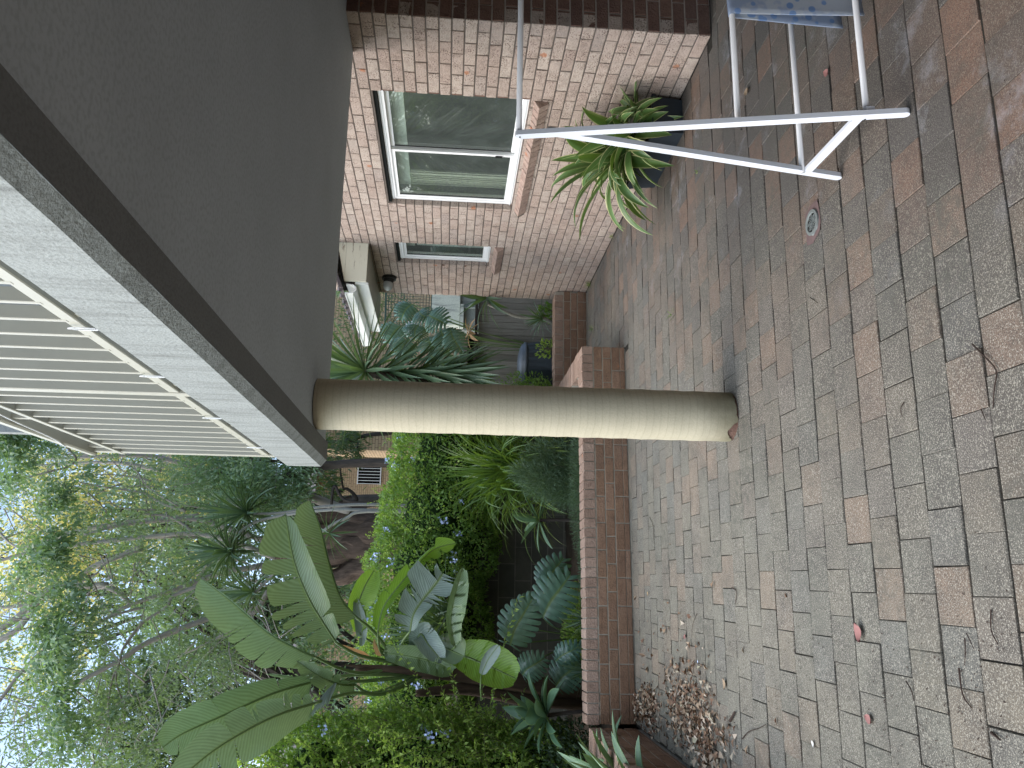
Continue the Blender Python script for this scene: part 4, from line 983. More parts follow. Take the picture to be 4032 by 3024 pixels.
# hanging torn leaf at left
strel_leaf(st, [Z5(1000, 1250, 7.8), Z5(920, 1245, 7.6), Z5(830, 1210, 7.5), Z5(710, 1130, 7.5)], [c1, Z5(1100, 1290, 8.0)], .16, .12, cuts=5, seed=17, rnd=.2, droop=.5, base_rot=(.4, .5), gap=.6)
q = MB()
for i in range(7):
    a = Z5(905, 1240, 7.4); b = Z5(780+i*20, 1440-i*12, 7.3); strap(q, a, (b-a)+Vector((0, 0, .10)), (b-a).length*random.uniform(.8, 1.05), .032, .45, 10, .2, None, side=(1, .3, 0))
q.build('shredded_leaf', M['l_strel_grey'], st, smooth=True)
strel_leaf(st, [Z5(720, 1235, 7.9), Z5(690, 1215, 7.85), Z5(560, 1195, 7.85)], [c1, Z5(1000, 1200, 8.1)], .02, .02, cuts=0, seed=18, rnd=.5, n=16)

# ------------------------------------------------------------------ yuccas, agaves, grasses
yp_ = lambda t: (.5+1.2*t if t < .35 else max(0, 1-((t-.35)/.65)**1.6))
ag_ = lambda t: (.42+1.3*t if t < .42 else max(0, 1-((t-.45)/.55)**2.4) if t > .45 else .97)
yu = thing('big_yucca', 'large yucca with a skirt of drooping dark blade leaves beside the column', 'yucca', (2.25, 8.7, .3))
q = MB(); q.tube([(1.8, 8.75, .2), (2.0, 8.7, 1.3), (2.2, 8.65, 2.55)], [.07, .065, .05], 10, wob=.2); q.build('trunk', M['bark_dark'], yu)
q = MB(); random.seed(3); hc = Vector(Z3(440, 1125, 8.6))
rosette(q, hc, .92, 95, .052, (-25, 78), .22, yp_, .18, n=8, twist=.3)
for i in range(150):
    f = i/150; z = hc.z-.05-1.05*f; a = i*2.39996; e = radians(-18-38*f+random.uniform(-12, 12)); d = Vector((cos(a)*cos(e), sin(a)*cos(e), sin(e)))
    strap(q, (2.22, 8.65, z), d, random.uniform(.6, .85)*(1-.2*f), .05, .5, 7, .18, random.uniform(0, .75), yp_)
q.build('leaves', M['l_yucca'], yu, smooth=True)
ys = thing('small_yucca', 'small yucca with one pale ringed stem against the paling fence', 'yucca', (3.3, 9.9, .25))
q = MB(); q.tube(smooth_path([(3.20, 9.9, .25), Z3(1720, 740, 9.85), Z3(1560, 735, 9.85), Z3(1440, 690, 9.82), Z3(1330, 640, 9.8)], 5), lerpn([.028, .026, .022, .02], 21), 8); q.build('stem', M['stem_pale'], ys)
q = MB(); rosette(q, Z3(1325, 600, 9.8), .46, 22, .06, (-35, 75), .75, yp_, .2, n=9); q.build('leaves', M['l_yucca'], ys, smooth=True)
q = MB(); rosette(q, Z3(1730, 745, 9.75), .34, 34, .026, (-5, 75), .5, yp_, .2)
tag(q.build('tufted_yucca', M['l_yucca'], smooth=True), 'low tuft of narrow green blades at the foot of the small yucca', 'plant')
hy = thing('tall_yucca', 'tall yucca with thin pale stems and spiky heads above the flowering hedge', 'yucca', (1.05, 12.6, 1.42))
q = MB(); B_ = Vector((1.08, 12.6, 1.42))
q.tube(smooth_path([B_, Z4(480, 620, 12.5), Z4(100, 640, 12.5), Z5(640, 400, 12.6), Z5(500, 405, 12.6)], 5), lerpn([.026, .024, .022, .02], 21), 8)
q.tube(smooth_path([B_+Vector((-.05, 0, 0)), Z4(480, 660, 12.4), Z4(100, 665, 12.4), Z5(560, 430, 12.5), Z5(450, 480, 12.5), Z5(400, 540, 12.5)], 5), lerpn([.026, .024, .022, .02], 26), 8)
q.tube(smooth_path([B_+Vector((-.1, -.1, 0)), Z4(460, 670, 12.3), Z4(300, 720, 12.3), Z4(150, 800, 12.3), Z5(660, 640, 12.3), Z5(540, 760, 12.3), Z5(500, 800, 12.3)], 5), lerpn([.026, .024, .022, .02], 31), 8)
q.build('stems', M['stem_pale'], hy, smooth=True)
for hd, L, nn in ((Z5(470, 400, 12.6), .82, 80), (Z5(390, 590, 12.5), .72, 80), (Z5(500, 790, 12.3), .55, 46)):
    q = MB(); rosette(q, hd, L, nn, .05, (-25, 85), .9, yp_, .2, n=7); q.build('head', M['l_yucca'], hy, smooth=True)
q = MB(); rosette(q, Z4(180, 830, 12), .5, 24, .035, (-50, 40), .5, yp_, .2, n=7); tag(q.build('leaf_tuft', M['l_yucca'], smooth=True), 'small spiky tuft hanging just above the hedge in front of the paperbark trunk', 'plant')

def agave(name, label, c, r, nl, wd, el, droop, stem=None, mat='l_agave', seed=1, az=(0, 360)):
    random.seed(seed); c = Vector(c); t = thing(name, label, 'agave', (c.x, c.y, stem[2] if stem else c.z-.1), 'agaves behind the low walls')
    q = MB(); rosette(q, c, r, nl, wd, el, droop, ag_, .22, az=az, n=10); q.build('leaves', M[mat], t, smooth=True)
    if stem: q = MB(); q.tube(smooth_path([stem, (Vector(stem)+c)/2+Vector((.02, 0, 0)), c], 4), .018, 7, wob=.3); q.build('stem', M['bark_dark'], t)
    return t
agave('agave', 'broad soft grey green agave rosette behind the long wall, under the left shrub', Z6(820, 1290, 7.62), .38, 26, .15, (-20, 75), .35, (-1.15, 7.7, .15), seed=4)
agave('agave', 'open agave rosette on a bare stem in front of the dark block wall', Z4(1705, 735, 8.3), .36, 12, .085, (-25, 60), .25, (.585, 8.3, .15), seed=9)
agave('agave', 'upright green agave leaning over the side wall in the picture corner', (-1.40, 6.2, .26), .50, 24, .11, (15, 82), .35, seed=12)
agave('agave', 'blue green agave in the bed at the corner of the two low walls', (-1.50, 6.75, .26), .46, 22, .095, (5, 75), .4, seed=15)
agave('agave', 'green agave nearest the viewer behind the side wall', (-1.38, 5.6, .26), .48, 22, .11, (15, 80), .3, seed=22)
agave('agave', 'low dull agave in the shade left of the broad agave rosette', (-1.75, 7.1, .25), .5, 24, .10, (0, 70), .5, seed=29)
# strap grass
gr = thing('strap_leaf_grass', 'fountain of long strap leaves yellowing at its base, between column and agave', 'plant', (1.15, 8.55, .2))
q = MB(); random.seed(8)
gp = lambda t: (1 if t < .6 else max(.02, 1-((t-.6)/.4)**1.3))
for i in range(430):
    f = random.random(); cx, cy, cz = (1.16+.10*random.gauss(0, 1), 8.6+.1*random.gauss(0, 1), .55+.65*f)
    a = random.uniform(0, 2*pi); e = radians(random.uniform(35, 80)); d = Vector((cos(a)*cos(e), sin(a)*cos(e), sin(e)))
    strap(q, (cx, cy, cz-.25), d, random.uniform(.65, 1.05), .020, random.uniform(1.6, 2.6), 12, .2, min(1, max(0, 1-f*1.3+random.uniform(-.2, .2)))*.9, gp)
for i in range(70):
    a = random.uniform(0, 2*pi); e = radians(random.uniform(60, 88)); d = Vector((cos(a)*cos(e), sin(a)*cos(e), sin(e)))
    strap(q, (1.14, 8.6, .95), d, random.uniform(.55, .95), .012, random.uniform(.3, 1.2), 10, .2, random.uniform(.1, .5), gp)
for i in range(60):
    a = random.uniform(0, 2*pi); e = radians(random.uniform(20, 60)); d = Vector((cos(a)*cos(e), sin(a)*cos(e)-.3, sin(e)))
    strap(q, (1.35, 8.35, .45), d, random.uniform(.5, .75), .017, random.uniform(1.4, 2.4), 10, .2, random.uniform(.6, 1), gp)
q.build('leaves', M['l_grass'], gr, smooth=True)
q = MB(); q.tube([(1.15, 8.6, .1), (1.15, 8.6, .95)], [.05, .03], 8, wob=.2); q.build('stem', M['bark_dark'], gr)
# fine grey-green shrub and ground cover
def fine_bush(name, label, c, rad, n, L=.05, mat='l_rose', w=.10):
    t = thing(name, label, 'shrub', (c[0], c[1], c[2]-rad[2]*.8)); d = runit(n); r = RNG.uniform(0, 1, n)**.45
    P = np.array(c)+d*r[:, None]*np.array(rad); T = d*.7+runit(n)*.6+np.array([0, -.1, .6]); N = runit(n)
    LL = RNG.uniform(.5*L, 1.2*L, n); leafmesh('foliage', M[mat], P, N, T, LL, LL*w, RNG.uniform(0, 1, n), t)
    q = MB()
    for i in range(26):
        a = Vector((c[0]+random.uniform(-.3, .3)*rad[0], c[1], c[2]-rad[2])); e = random.choice(P[:400]); q.tube([a, a.lerp(Vector(e), .5)+Vector((0, 0, .05)), e], .0025, 3)
    q.build('stems', M['branch'], t); return t
ft = fine_bush('feathery_shrub', 'feathery grey green shrub in front of the strap leaf grass', (1.08, 7.95, .45), (.34, .25, .26), 7000)
for c_, r_, n_ in (((.98, 7.9, .72), (.22, .18, .22), 3500), ((1.22, 8.0, .66), (.2, .18, .26), 2600), ((.88, 7.95, .5), (.2, .2, .2), 2200), ((1.05, 7.9, .92), (.11, .1, .14), 700)):
    d = runit(n_); rr2 = RNG.uniform(0, 1, n_)**.5; P = np.array(c_)+d*rr2[:, None]*np.array(r_); LL = RNG.uniform(.03, .07, n_)
    leafmesh('foliage', M['l_rose'], P, runit(n_), d*.7+runit(n_)*.7+np.array([0, -.1, .6]), LL, LL*.1, RNG.uniform(0, 1, n_), ft)
fine_bush('feathery_shrub', 'low feathery ground cover strip just behind the long brick wall coping', (.9, 7.62, .36), (.75, .16, .13), 9000, .035)
fine_bush('ground_cover', 'fine green ground cover under the open agave behind the wall', (.25, 7.75, .27), (.75, .2, .10), 6000, .03, 'l_rose', .3)
fine_bush('ground_cover', 'low leafy ground cover below the split leaf plant leaves', (-.6, 8.5, .27), (.6, .4, .16), 5000, .035, 'l_hedge', .4)
fine_bush('garden_plants', 'dark leafy growth filling the bed behind the corner of the low walls', (-1.75, 7.75, .45), (.55, .35, .42), 5000, .05, 'l_dark', .5)
# monstera
def monstera(name, label, specs, base, seed=0):
    t = thing(name, label, 'plant', base); rs = random.Random(seed)
    for (a, b, w_, rn) in specs:
        mid = [a, a.lerp(b, .33)+Vector((0, -.03, .03)), a.lerp(b, .66)+Vector((0, -.04, .02)), b]
        q = MB(); P = smooth_path(mid, 8); n = len(P)-1; f = Vector((0, 1, .25)).normalized()
        hw = lambda x: (max(0, sin(pi*min(1, (x+.18)/1.18)))**.7)
        for side in (-1, 1):
            nl = 9
            for l_ in range(nl):
                t0 = -.06+l_/nl*1.02; t1 = t0+1/nl*1.02; vs = []; ed = []; lt = []
                for i in range(6):
                    u = i/5
                    for k in range(4):
                        tt = t0+(t1-t0)*k/3; tm = (t0+t1)/2; narrow = 1 if u < .55 else 1-.24*((u-.55)/.45); te = tm+(tt-tm)*narrow; tc = min(max(te, 0), 1)*n; i0 = min(int(tc), n-1)
                        p = P[i0].lerp(P[i0+1], tc-i0); tg = (P[n]-P[0]).normalized(); s = f.cross(tg).normalized()*side; nn = Vector((0, -1, .2))
                        ww = w_*hw(tm)*(1-.08*abs((k-1.5)/1.5)); L_ = (P[n]-P[0]).length
                        sw = (u*.16)*L_*(1 if t0 > .0 else -.9)*(.3+tm)
                        vs.append(p+s*ww*u+tg*sw*.8+nn*(.05*sin(u*2.4)-.10*u*u)*w_*4*.6+nn*rs.uniform(-.002, .002)); ed.append(u); lt.append(te-.15*u)
                q.add(vs, [(i*4+k, i*4+k+1, (i+1)*4+k+1, (i+1)*4+k) for i in range(5) for k in range(3)], rn+rs.uniform(-.1, .1), ed, lt)
        q.build('leaf', M['l_monst'], t, smooth=True)
        r = MB(); r.tube(P, .004, 5); B = Vector(base); r.tube(smooth_path([B, (B+a)/2+Vector((0, 0, .12)), a], 5), .007, 5); r.build('stalk', M['l_strel_stalk'], t)
    return t
monstera('split_leaf_plant', 'dark glossy split leaf plant behind the long wall, left of the open agave',
   [(Z4(1730, 1240, 8.1), Z4(1880, 1010, 8.1), .19, .4), (Z4(1730, 1440, 7.95), Z4(1930, 1130, 7.95), .25, .6), (Z4(1490, 1640, 7.9), Z4(1650, 1310, 7.9), .22, .9), (Z6(640, 1000, 7.9), Z6(800, 880, 7.9), .16, .7), (Z6(880, 1080, 7.9), Z6(1060, 900, 7.9), .2, .5), (Z4(1500, 1480, 8.3), Z4(1680, 1280, 8.3), .13, .0), (Z6(880, 900, 7.8), Z6(1060, 790, 7.75), .12, .1)], (-.55, 8.4, .15), 3)
monstera('split_leaf_plant', 'split leaf plant climbing by the pale cement wall behind the big yucca',
   [(Z3(900, 720, 10.8), Z3(1030, 790, 10.8), .24, .9), (Z3(830, 790, 10.9), Z3(800, 900, 10.9), .2, .6), (Z3(700, 800, 10.9), Z3(610, 930, 10.9), .24, .8), (Z3(900, 880, 10.8), Z3(960, 1000, 10.8), .22, .7), (Z3(1060, 830, 10.6), Z3(1150, 1000, 10.6), .2, .8), (Z3(760, 900, 10.7), Z3(690, 1040, 10.7), .22, .5), (Z3(990, 830, 10.7), Z3(1080, 960, 10.7), .24, .3), (Z3(830, 690, 11.2), Z3(900, 760, 11.2), .2, .2), (Z3(900, 1000, 10.5), Z3(1080, 1130, 10.5), .22, .6), (Z3(780, 640, 11.4), Z3(700, 760, 11.4), .2, .3)], (3.2, 10.9, .3), 5)
q = MB(); rosette(q, Z3(1190, 850, 10.5), .22, 9, .06, (-40, 30), .6, yp_); tag(q.build('yellowed_leaf', M['l_rust']), 'yellowing dead leaf hanging by the end of the dark fence capping', 'leaf')
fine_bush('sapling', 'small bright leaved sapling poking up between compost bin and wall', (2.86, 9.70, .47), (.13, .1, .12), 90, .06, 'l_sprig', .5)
fine_bush('sapling', 'thin flowering stems behind the compost bin by the column', (2.35, 9.9, .7), (.25, .3, .45), 900, .04, 'l_hedge', .5)
fine_bush('garden_plants', 'mixed green leaves in the bed right behind the short brick wall', (3.42, 9.95, .36), (.12, .2, .2), 200, .08, 'l_hedge', .35)
fine_bush('garden_plants', 'dark leafy growth between big yucca and column', (2.1, 9.7, .6), (.35, .3, .5), 3500, .045, 'l_hedge', .5)
fine_bush('garden_plants', 'small trailing leaves in front of the neighbouring tan brick by the eave', (4.5, 14, 3.1), (.9, .5, .9), 1500, .09, 'l_dark', .3)
q = MB(); random.seed(2); rosette(q, (-.35, 7.85, .22), .34, 40, .012, (20, 80), .9, gp, .2); rosette(q, (-.8, 7.75, .25), .34, 40, .012, (20, 80), .9, gp, .2)
tag(q.build('grass_tuft', M['l_yucca']), 'thin arching grass blades in shade just behind the wall coping', 'grass', kind='stuff')
q = MB(); q.tube(smooth_path([Z6(1090, 985, 8.1), Z6(900, 950, 8.1), Z6(700, 915, 8.15), Z6(470, 830, 8.2)], 5), .022, 8, wob=.3); tag(q.build('bare_branch', M['bark_dark']), 'dark bare branch leaning up behind the wall beside the broad agave', 'branch')
q = MB()
for k in range(3): rosette(q, Z4(950+k*60, 1560-k*90, 8.6), .6, 34, .03, (0, 80), .25, yp_, .2)
rosette(q, Z4(1150, 1570, 8.2), .45, 10, .035, (10, 70), .1, yp_, .2)
tag(q.build('spiky_cordyline', M['l_yucca'], smooth=True), 'dark spiky blades filling the gap behind the paddle leaves below the hedge top', 'plant')

# ------------------------------------------------------------------ trees
IM3 = lambda x, y, d: PX(x*.2315, 877.8+y*.2315, d)
IM4 = lambda x, y, d: PX(x*.4172, 1261.8+y*.4172, d)
PXR = lambda r, d: r*d/FPX          # native pixels to metres at depth d
def limb(mb, pts, r0, r1, d=14, k=5, seg=9, wob=.25):
    P = smooth_path(pts, k); mb.tube(P, lerpn([r0, (r0+r1)/2, r1], len(P)), seg, random.random(), wob=wob)
pt = thing('paperbark_tree', 'big multi-stemmed paperbark tree with pale twisting limbs spreading over the garden', 'tree', (.6, 14.2, 1.42))
q = MB(); random.seed(21); B = Vector((.62, 14.3, 1.3))
for a, b, c, r in (((.15, 0), (450, 1050), (250, 1150), .16), ((.0, .1), (450, 920), (200, 980), .24), ((.25, 0), (460, 800), (180, 830), .26), ((.35, .1), (460, 740), (120, 700), .22), ((.1, .2), (400, 860), (60, 900), .22)):
    p0 = B+Vector((a[0]-.2, a[1], 0)); limb(q, [p0, Z4(b[0], b[1], 14.2), Z4(c[0], c[1], 14.2), Z4(c[0]-250, c[1]+random.randint(-60, 90), 14.3)], r*1.25, r*.75, wob=.5, seg=14)
q.build('trunk', M['bark_red'], pt, smooth=True)
q = MB(); S_ = 14
def L8(pts, r0, r1, d=14): limb(q, [Z8(a, b, d) for a, b in pts], PXR(r0*.75, d)*1.0, PXR(r1*.75, d))
def L3(pts, r0, r1, d=14): limb(q, [IM3(a, b, d) for a, b in pts], PXR(r0*.32, d), PXR(r1*.32, d))
def L4(pts, r0, r1, d=14): limb(q, [IM4(a, b, d) for a, b in pts], PXR(r0*.6, d), PXR(r1*.6, d))
L8([(1500, 560), (1330, 500), (1200, 460), (1050, 440), (910, 405), (800, 360), (640, 322), (450, 322), (200, 335)], 26, 6)
L8([(1180, 700), (1000, 640), (830, 592), (640, 602), (500, 622), (360, 660)], 17, 6)
L8([(1180, 760), (1000, 690), (830, 655), (640, 668), (430, 692), (330, 705), (150, 760)], 14, 5)
L8([(1300, 740), (1130, 790), (960, 820), (760, 892), (560, 960), (420, 1040), (330, 1090)], 18, 5, 14.5)
L8([(560, 960), (480, 890), (330, 880), (200, 900), (80, 1010), (0, 1060), (-80, 1110)], 12, 20, 14.8)
L8([(1150, 900), (1100, 980), (1000, 1060), (900, 1120), (760, 1180)], 14, 5, 15)
L4([(1050, 0), (900, 60), (860, 120), (740, 200), (640, 330), (620, 400), (580, 500), (560, 640), (575, 760)], 12, 4, 13.6)
L4([(1100, 170), (900, 245), (740, 315), (620, 395), (480, 470), (350, 540), (220, 640), (100, 700)], 19, 8, 14.2)
L4([(620, 400), (600, 500), (640, 640), (600, 740), (560, 860)], 7, 3, 13.6)
L4([(560, 0), (270, 30), (100, 225), (0, 290), (-60, 330)], 14, 22, 14.6)
L4([(420, 190), (270, 310), (180, 380), (90, 480), (0, 600), (-60, 650)], 7, 12, 13.5)
L4([(740, 120), (600, 160), (480, 215), (430, 330), (300, 420), (270, 520)], 9, 3, 13.8)
L4([(0, 120), (120, 110), (260, 60)], 10, 12, 15)
L3([(1730, 980), (1500, 900), (1340, 812), (1100, 770), (830, 730), (700, 690)], 18, 6, 13.2)
L3([(560, 280), (640, 400), (710, 490), (640, 560), (500, 600), (300, 650), (60, 700), (-60, 700)], 14, 9, 12.8)
L3([(1380, 980), (1330, 700), (1270, 600), (1160, 520)], 9, 4, 13.4)
L3([(1450, 965), (1240, 960), (1060, 920), (980, 800), (900, 720)], 10, 4, 13.4)
L3([(1440, 1020), (1320, 1000), (1250, 1050), (1000, 1100), (840, 1130)], 12, 5, 13.4)
L3([(1790, 1160), (1650, 1060), (1550, 1020), (1440, 1010)], 20, 12, 13.4)
L3([(1850, 1030), (1400, 1065), (1100, 1100), (830, 1140), (500, 1230), (200, 1330)], 38, 18, 15)
L3([(1850, 1215), (1400, 1215), (1100, 1242), (830, 1275), (380, 1330), (160, 1390), (0, 1440), (-100, 1460)], 26, 16, 15.4)
L3([(1330, 1320), (1050, 1420), (830, 1520), (700, 1640)], 40, 28, 15.5)
L3([(1330, 1330), (1000, 1460), (900, 1560), (760, 1640)], 14, 8, 13.9)
L3([(380, 1330), (320, 1440), (250, 1500), (130, 1659), (60, 1760)], 14, 20, 14.6)
L3([(0, 1180), (100, 1280), (300, 1380)], 16, 8, 14.2)
L3([(1250, 440), (1000, 470), (700, 445), (420, 480)], 18, 10, 16)
L3([(1500, 600), (1200, 540), (900, 520), (500, 545), (300, 550)], 26, 12, 15.8)
L3([(1000, 430), (870, 380), (700, 320), (560, 200)], 20, 8, 16)
for i in range(230):      # fine bare twigs through the crown
    a = PX(random.uniform(-20, 640), random.uniform(930, 1659), random.uniform(12.6, 15)); d = Vector((random.gauss(0, 1), random.gauss(0, .5), random.gauss(.3, .8))).normalized()*random.uniform(.5, 1.4)
    q.tube(smooth_path([a, a+d*.5+Vector((random.gauss(0, .08), 0, random.gauss(0, .08))), a+d], 3), [.014, .012, .010, .008, .006, .005, .004], 4)
q.build('limbs', M['bark'], pt, smooth=True)
def clumps(parent, mat, centres, rad, per, size, name='foliage', flat=.7, hang=.5, w=.34, spread=.5, rr=(0, 1)):
    C = np.array([tuple(c) for c in centres]); k = len(C)*per
    c = np.repeat(C, per, 0); rr_ = np.repeat(RNG.uniform(rad[0], rad[1], len(C)), per); tint = np.repeat(RNG.uniform(-.25, .25, len(C)), per)
    d = RNG.normal(size=(k, 3))*spread*np.array([1, 1, flat]); P = c+d*rr_[:, None]
    T = d*.8+runit(k)*.7+np.array([0, 0, -hang]); N = runit(k)*.8+np.array([0, -.25, .8])
    L = RNG.uniform(size[0], size[1], k)
    return leafmesh(name, M[mat], P, N, T, L, L*w, np.clip(RNG.beta(2, 2.4, k)+tint, rr[0], rr[1]), parent)
def region(n, xr, yr, dr, jit=0):
    return [PX(random.uniform(*xr), random.uniform(*yr), random.uniform(*dr)) for _ in range(n)]
random.seed(31)
cs = region(560, (-60, 520), (930, 1700), (12.4, 15.6))
clumps(pt, 'l_tree', cs, (.12, .34), 62, (.045, .095))
# denser leafy curtains seen in the crown
def curtain(pts, n, r, d): 
    P = smooth_path([PX(a, b, d) for a, b in pts], 8); return [P[random.randrange(len(P))]+Vector((random.gauss(0, r), random.gauss(0, r*1.2), random.gauss(0, r))) for _ in range(n)]
vine = curtain([(170, 1010), (110, 1090), (75, 1180), (120, 1280), (140, 1370), (110, 1460), (150, 1560), (190, 1650)], 85, .22, 12.6)
clumps(pt, 'l_vine', vine, (.14, .28), 62, (.07, .13), 'vine_curtain', w=.42)
cs = curtain([(20, 930), (50, 960), (10, 1000)], 30, .2, 12.0)
clumps(pt, 'l_vine', cs, (.12, .25), 80, (.06, .12), 'leafy_branch', w=.4)
tm = thing('leafy_tree', 'dense mid green tree hanging between the balcony corner and the tall yucca heads', 'tree', (1.8, 13.3, 1.42))
cs = region(95, (470, 660), (985, 1110), (12.8, 14.2))+region(40, (380, 520), (960, 1060), (13, 14.4))
clumps(tm, 'l_vine', cs, (.16, .36), 75, (.06, .12), w=.32)
q = MB(); limb(q, [(1.9, 13.6, 1.3), (1.85, 13.5, 3.4), PX(560, 1040, 13.6), PX(470, 1020, 13.5)], .09, .03); limb(q, [(1.85, 13.5, 3.4), PX(640, 1000, 13.4), PX(540, 990, 13.4)], .05, .02)
limb(q, [Z4(500, 620, 13.2), PX(745, 1080, 13.2), PX(722, 1050, 13.2), PX(715, 1100, 13.2)], .03, .02); q.build('trunk', M['bark_dark'], tm)
tn = thing('drooping_tree', 'thin leaved dark branches drooping in front of the tan brick house with barred window', 'tree', (2.4, 16, 1.42))
q = MB(); random.seed(41)
ZB = lambda x, y, d: PX((1200+x*.3014)/1.8228, (1650+y*.3014)/1.8228, d)
limb(q, [(1.75, 15, 1.4), ZB(680, 1160, 15), ZB(680, 1050, 15), ZB(620, 960, 15), ZB(540, 905, 15)], .04, .028); limb(q, [ZB(540, 905, 15), ZB(430, 930, 15), ZB(330, 830, 15), ZB(250, 720, 15), ZB(190, 620, 15)], .026, .012)
limb(q, [ZB(500, 900, 15), ZB(470, 720, 15), ZB(460, 600, 15), ZB(420, 500, 15)], .022, .008); limb(q, [ZB(500, 925, 15), ZB(450, 970, 15), ZB(370, 985, 15)], .03, .01); limb(q, [ZB(610, 1010, 15), ZB(520, 1040, 15), ZB(450, 1100, 15)], .03, .012)
limb(q, [(2.95, 15.5, 1.4), ZB(850, 210, 15.5), ZB(650, 270, 15.5), ZB(450, 300, 15.5), ZB(300, 290, 15.5), ZB(150, 300, 15.5)], .045, .03, wob=.5)
limb(q, [ZB(700, 290, 15.5), ZB(690, 400, 15.4), ZB(740, 500, 15.4)], .02, .006)
q.build('trunk', M['bark_dark'], tn)
cs = [ZB(random.uniform(150, 700), random.uniform(180, 520)-0*1, random.uniform(15, 16)) for _ in range(46)]+[ZB(random.uniform(180, 380), random.uniform(600, 1080), random.uniform(14.6, 15.4)) for _ in range(16)]
clumps(tn, 'l_dark', cs, (.14, .32), 26, (.09, .16), w=.2, hang=1)
# trees further back
def far_tree(label, base, mat, cs, rad, per, size, bark='bark_dark', name='background_tree', tr=.2, **kw):
    t = thing(name, label, 'tree', base, 'trees beyond the garden'); clumps(t, mat, cs, rad, per, size, 'crown', **kw)
    q = MB(); top = sum((Vector(c) for c in cs), Vector())/len(cs); b = Vector(base); limb(q, [b, b.lerp(top, .35)+Vector((.1, 0, .2)), top], tr, tr*.3)
    for c in cs[::max(1, len(cs)//14)]: limb(q, [b.lerp(top, .5), (b.lerp(top, .6)+Vector(c))/2+Vector((0, 0, .3)), c], tr*.35, .02, k=3, seg=6)
    q.build('trunk', M[bark], t)
    return t
random.seed(51)
far_tree('tree with sunlight painted into golden leaves far behind the paperbark limbs, next to the balcony', (2.2, 23, 1.42), 'l_sunpaint', region(150, (60, 480), (965, 1250), (21, 25)), (.4, .9), 85, (.10, .18), w=.5)
far_tree('tree with sunlight painted into its leaves higher up behind the vine covered limbs', (-.5, 24, 1.42), 'l_sunpaint', region(60, (-20, 210), (1140, 1480), (22, 25)), (.4, .8), 60, (.10, .18), w=.5)
far_tree('dense dark tree behind the paddle leaves at the left', (-3.6, 20, 1.42), 'l_dark', region(120, (200, 520), (1450, 1720), (18.5, 22)), (.5, .9), 90, (.12, .22))
far_tree('dark green tree filling the sky gap behind the centre of the paperbark', (-.8, 19, 1.42), 'l_tree', region(140, (200, 780), (1120, 1500), (18, 21)), (.35, .75), 75, (.10, .2))
far_tree('mid green tree behind the paperbark, near the tall yucca', (1.6, 18, 1.42), 'l_tree', region(80, (260, 700), (1000, 1180), (17, 20)), (.35, .7), 60, (.09, .17))
far_tree('pale leaved tree at the far left edge beyond the near shrub', (-3.8, 15.5, 1.42), 'l_vine', region(90, (330, 600), (1150, 1440), (15.5, 17)), (.3, .6), 85, (.09, .15))
far_tree('low bushy tree between paperbark trunk and paddle leaves', (-1.6, 17, 1.42), 'l_vine', region(60, (620, 860), (1230, 1660), (15, 18)), (.4, .7), 90, (.09, .16))
far_tree('broad tree overhanging out of view to the left', (-7.5, 17, 1.42), 'l_dark', [Vector((random.uniform(-11, -4.5), random.uniform(14, 20), random.uniform(3, 11))) for _ in range(110)], (.5, .9), 70, (.14, .24))
far_tree('leafy tree growing between the two tan brick houses', (4.6, 21, 1.42), 'l_dark', [Vector((random.uniform(3.2, 5.6), random.uniform(19, 22), random.uniform(5.2, 9))) for _ in range(40)], (.4, .7), 70, (.12, .2))
fine_bush('weeping_branches', 'bright fine needle branches over the tan brick beside the brown roof edge', tuple(PX(737, 588, 12)), (.35, .3, .22), 1500, .14, 'l_vine', .12)

# ------------------------------------------------------------------ litter on the paving
def litter(name, label, spots, size=(.022, .06), flat=.4):
    P = []; 
    for (cx, cy, sx, sy, n, hz) in spots:
        p = np.stack([RNG.normal(cx, sx, n), RNG.normal(cy, sy, n), np.abs(RNG.normal(0, hz, n))+.006], 1)
        d = ((p[:, 0]-cx)/sx)**2+((p[:, 1]-cy)/sy)**2; p[:, 2] = .006+(p[:, 2])*np.exp(-d*.35); P.append(p)
    P = np.concatenate(P); P = P[(P[:, 0] > -1.15) & (P[:, 1] < 7.12)]; k = len(P)
    N = runit(k)*flat+np.array([0, 0, 1]); T = runit(k)*np.array([1, 1, .25]); L = RNG.uniform(size[0], size[1], k)
    o = leafmesh(name, M['l_dead'], P, N, T, L, L*RNG.uniform(.4, .8, k), RNG.uniform(0, 1, k), fold=.35); return tag(o, label, 'dead leaves', kind='stuff')
litter('leaf_litter', 'brown dead leaf pile against the corner of the long wall', [(-.96, 6.62, .085, .12, 260, .03), (-1.0, 6.98, .06, .08, 90, .02)])
litter('leaf_litter', 'larger heap of dead leaves spreading toward the bottom corner of the patio', [(-.84, 5.62, .13, .24, 330, .03), (-.92, 5.15, .13, .2, 300, .03), (-.75, 5.55, .12, .25, 130, .01), (-.9, 6.2, .1, .5, 60, .004), (-.6, 5.9, .3, .6, 70, .003)])
litter('leaf_litter', 'thin drift of leaf litter along the foot of the house wall', [(3.44, 9.1, .04, .16, 130, .02), (3.46, 8.4, .03, .35, 60, .006), (3.3, 9.3, .2, .04, 70, .01)], (.015, .035))
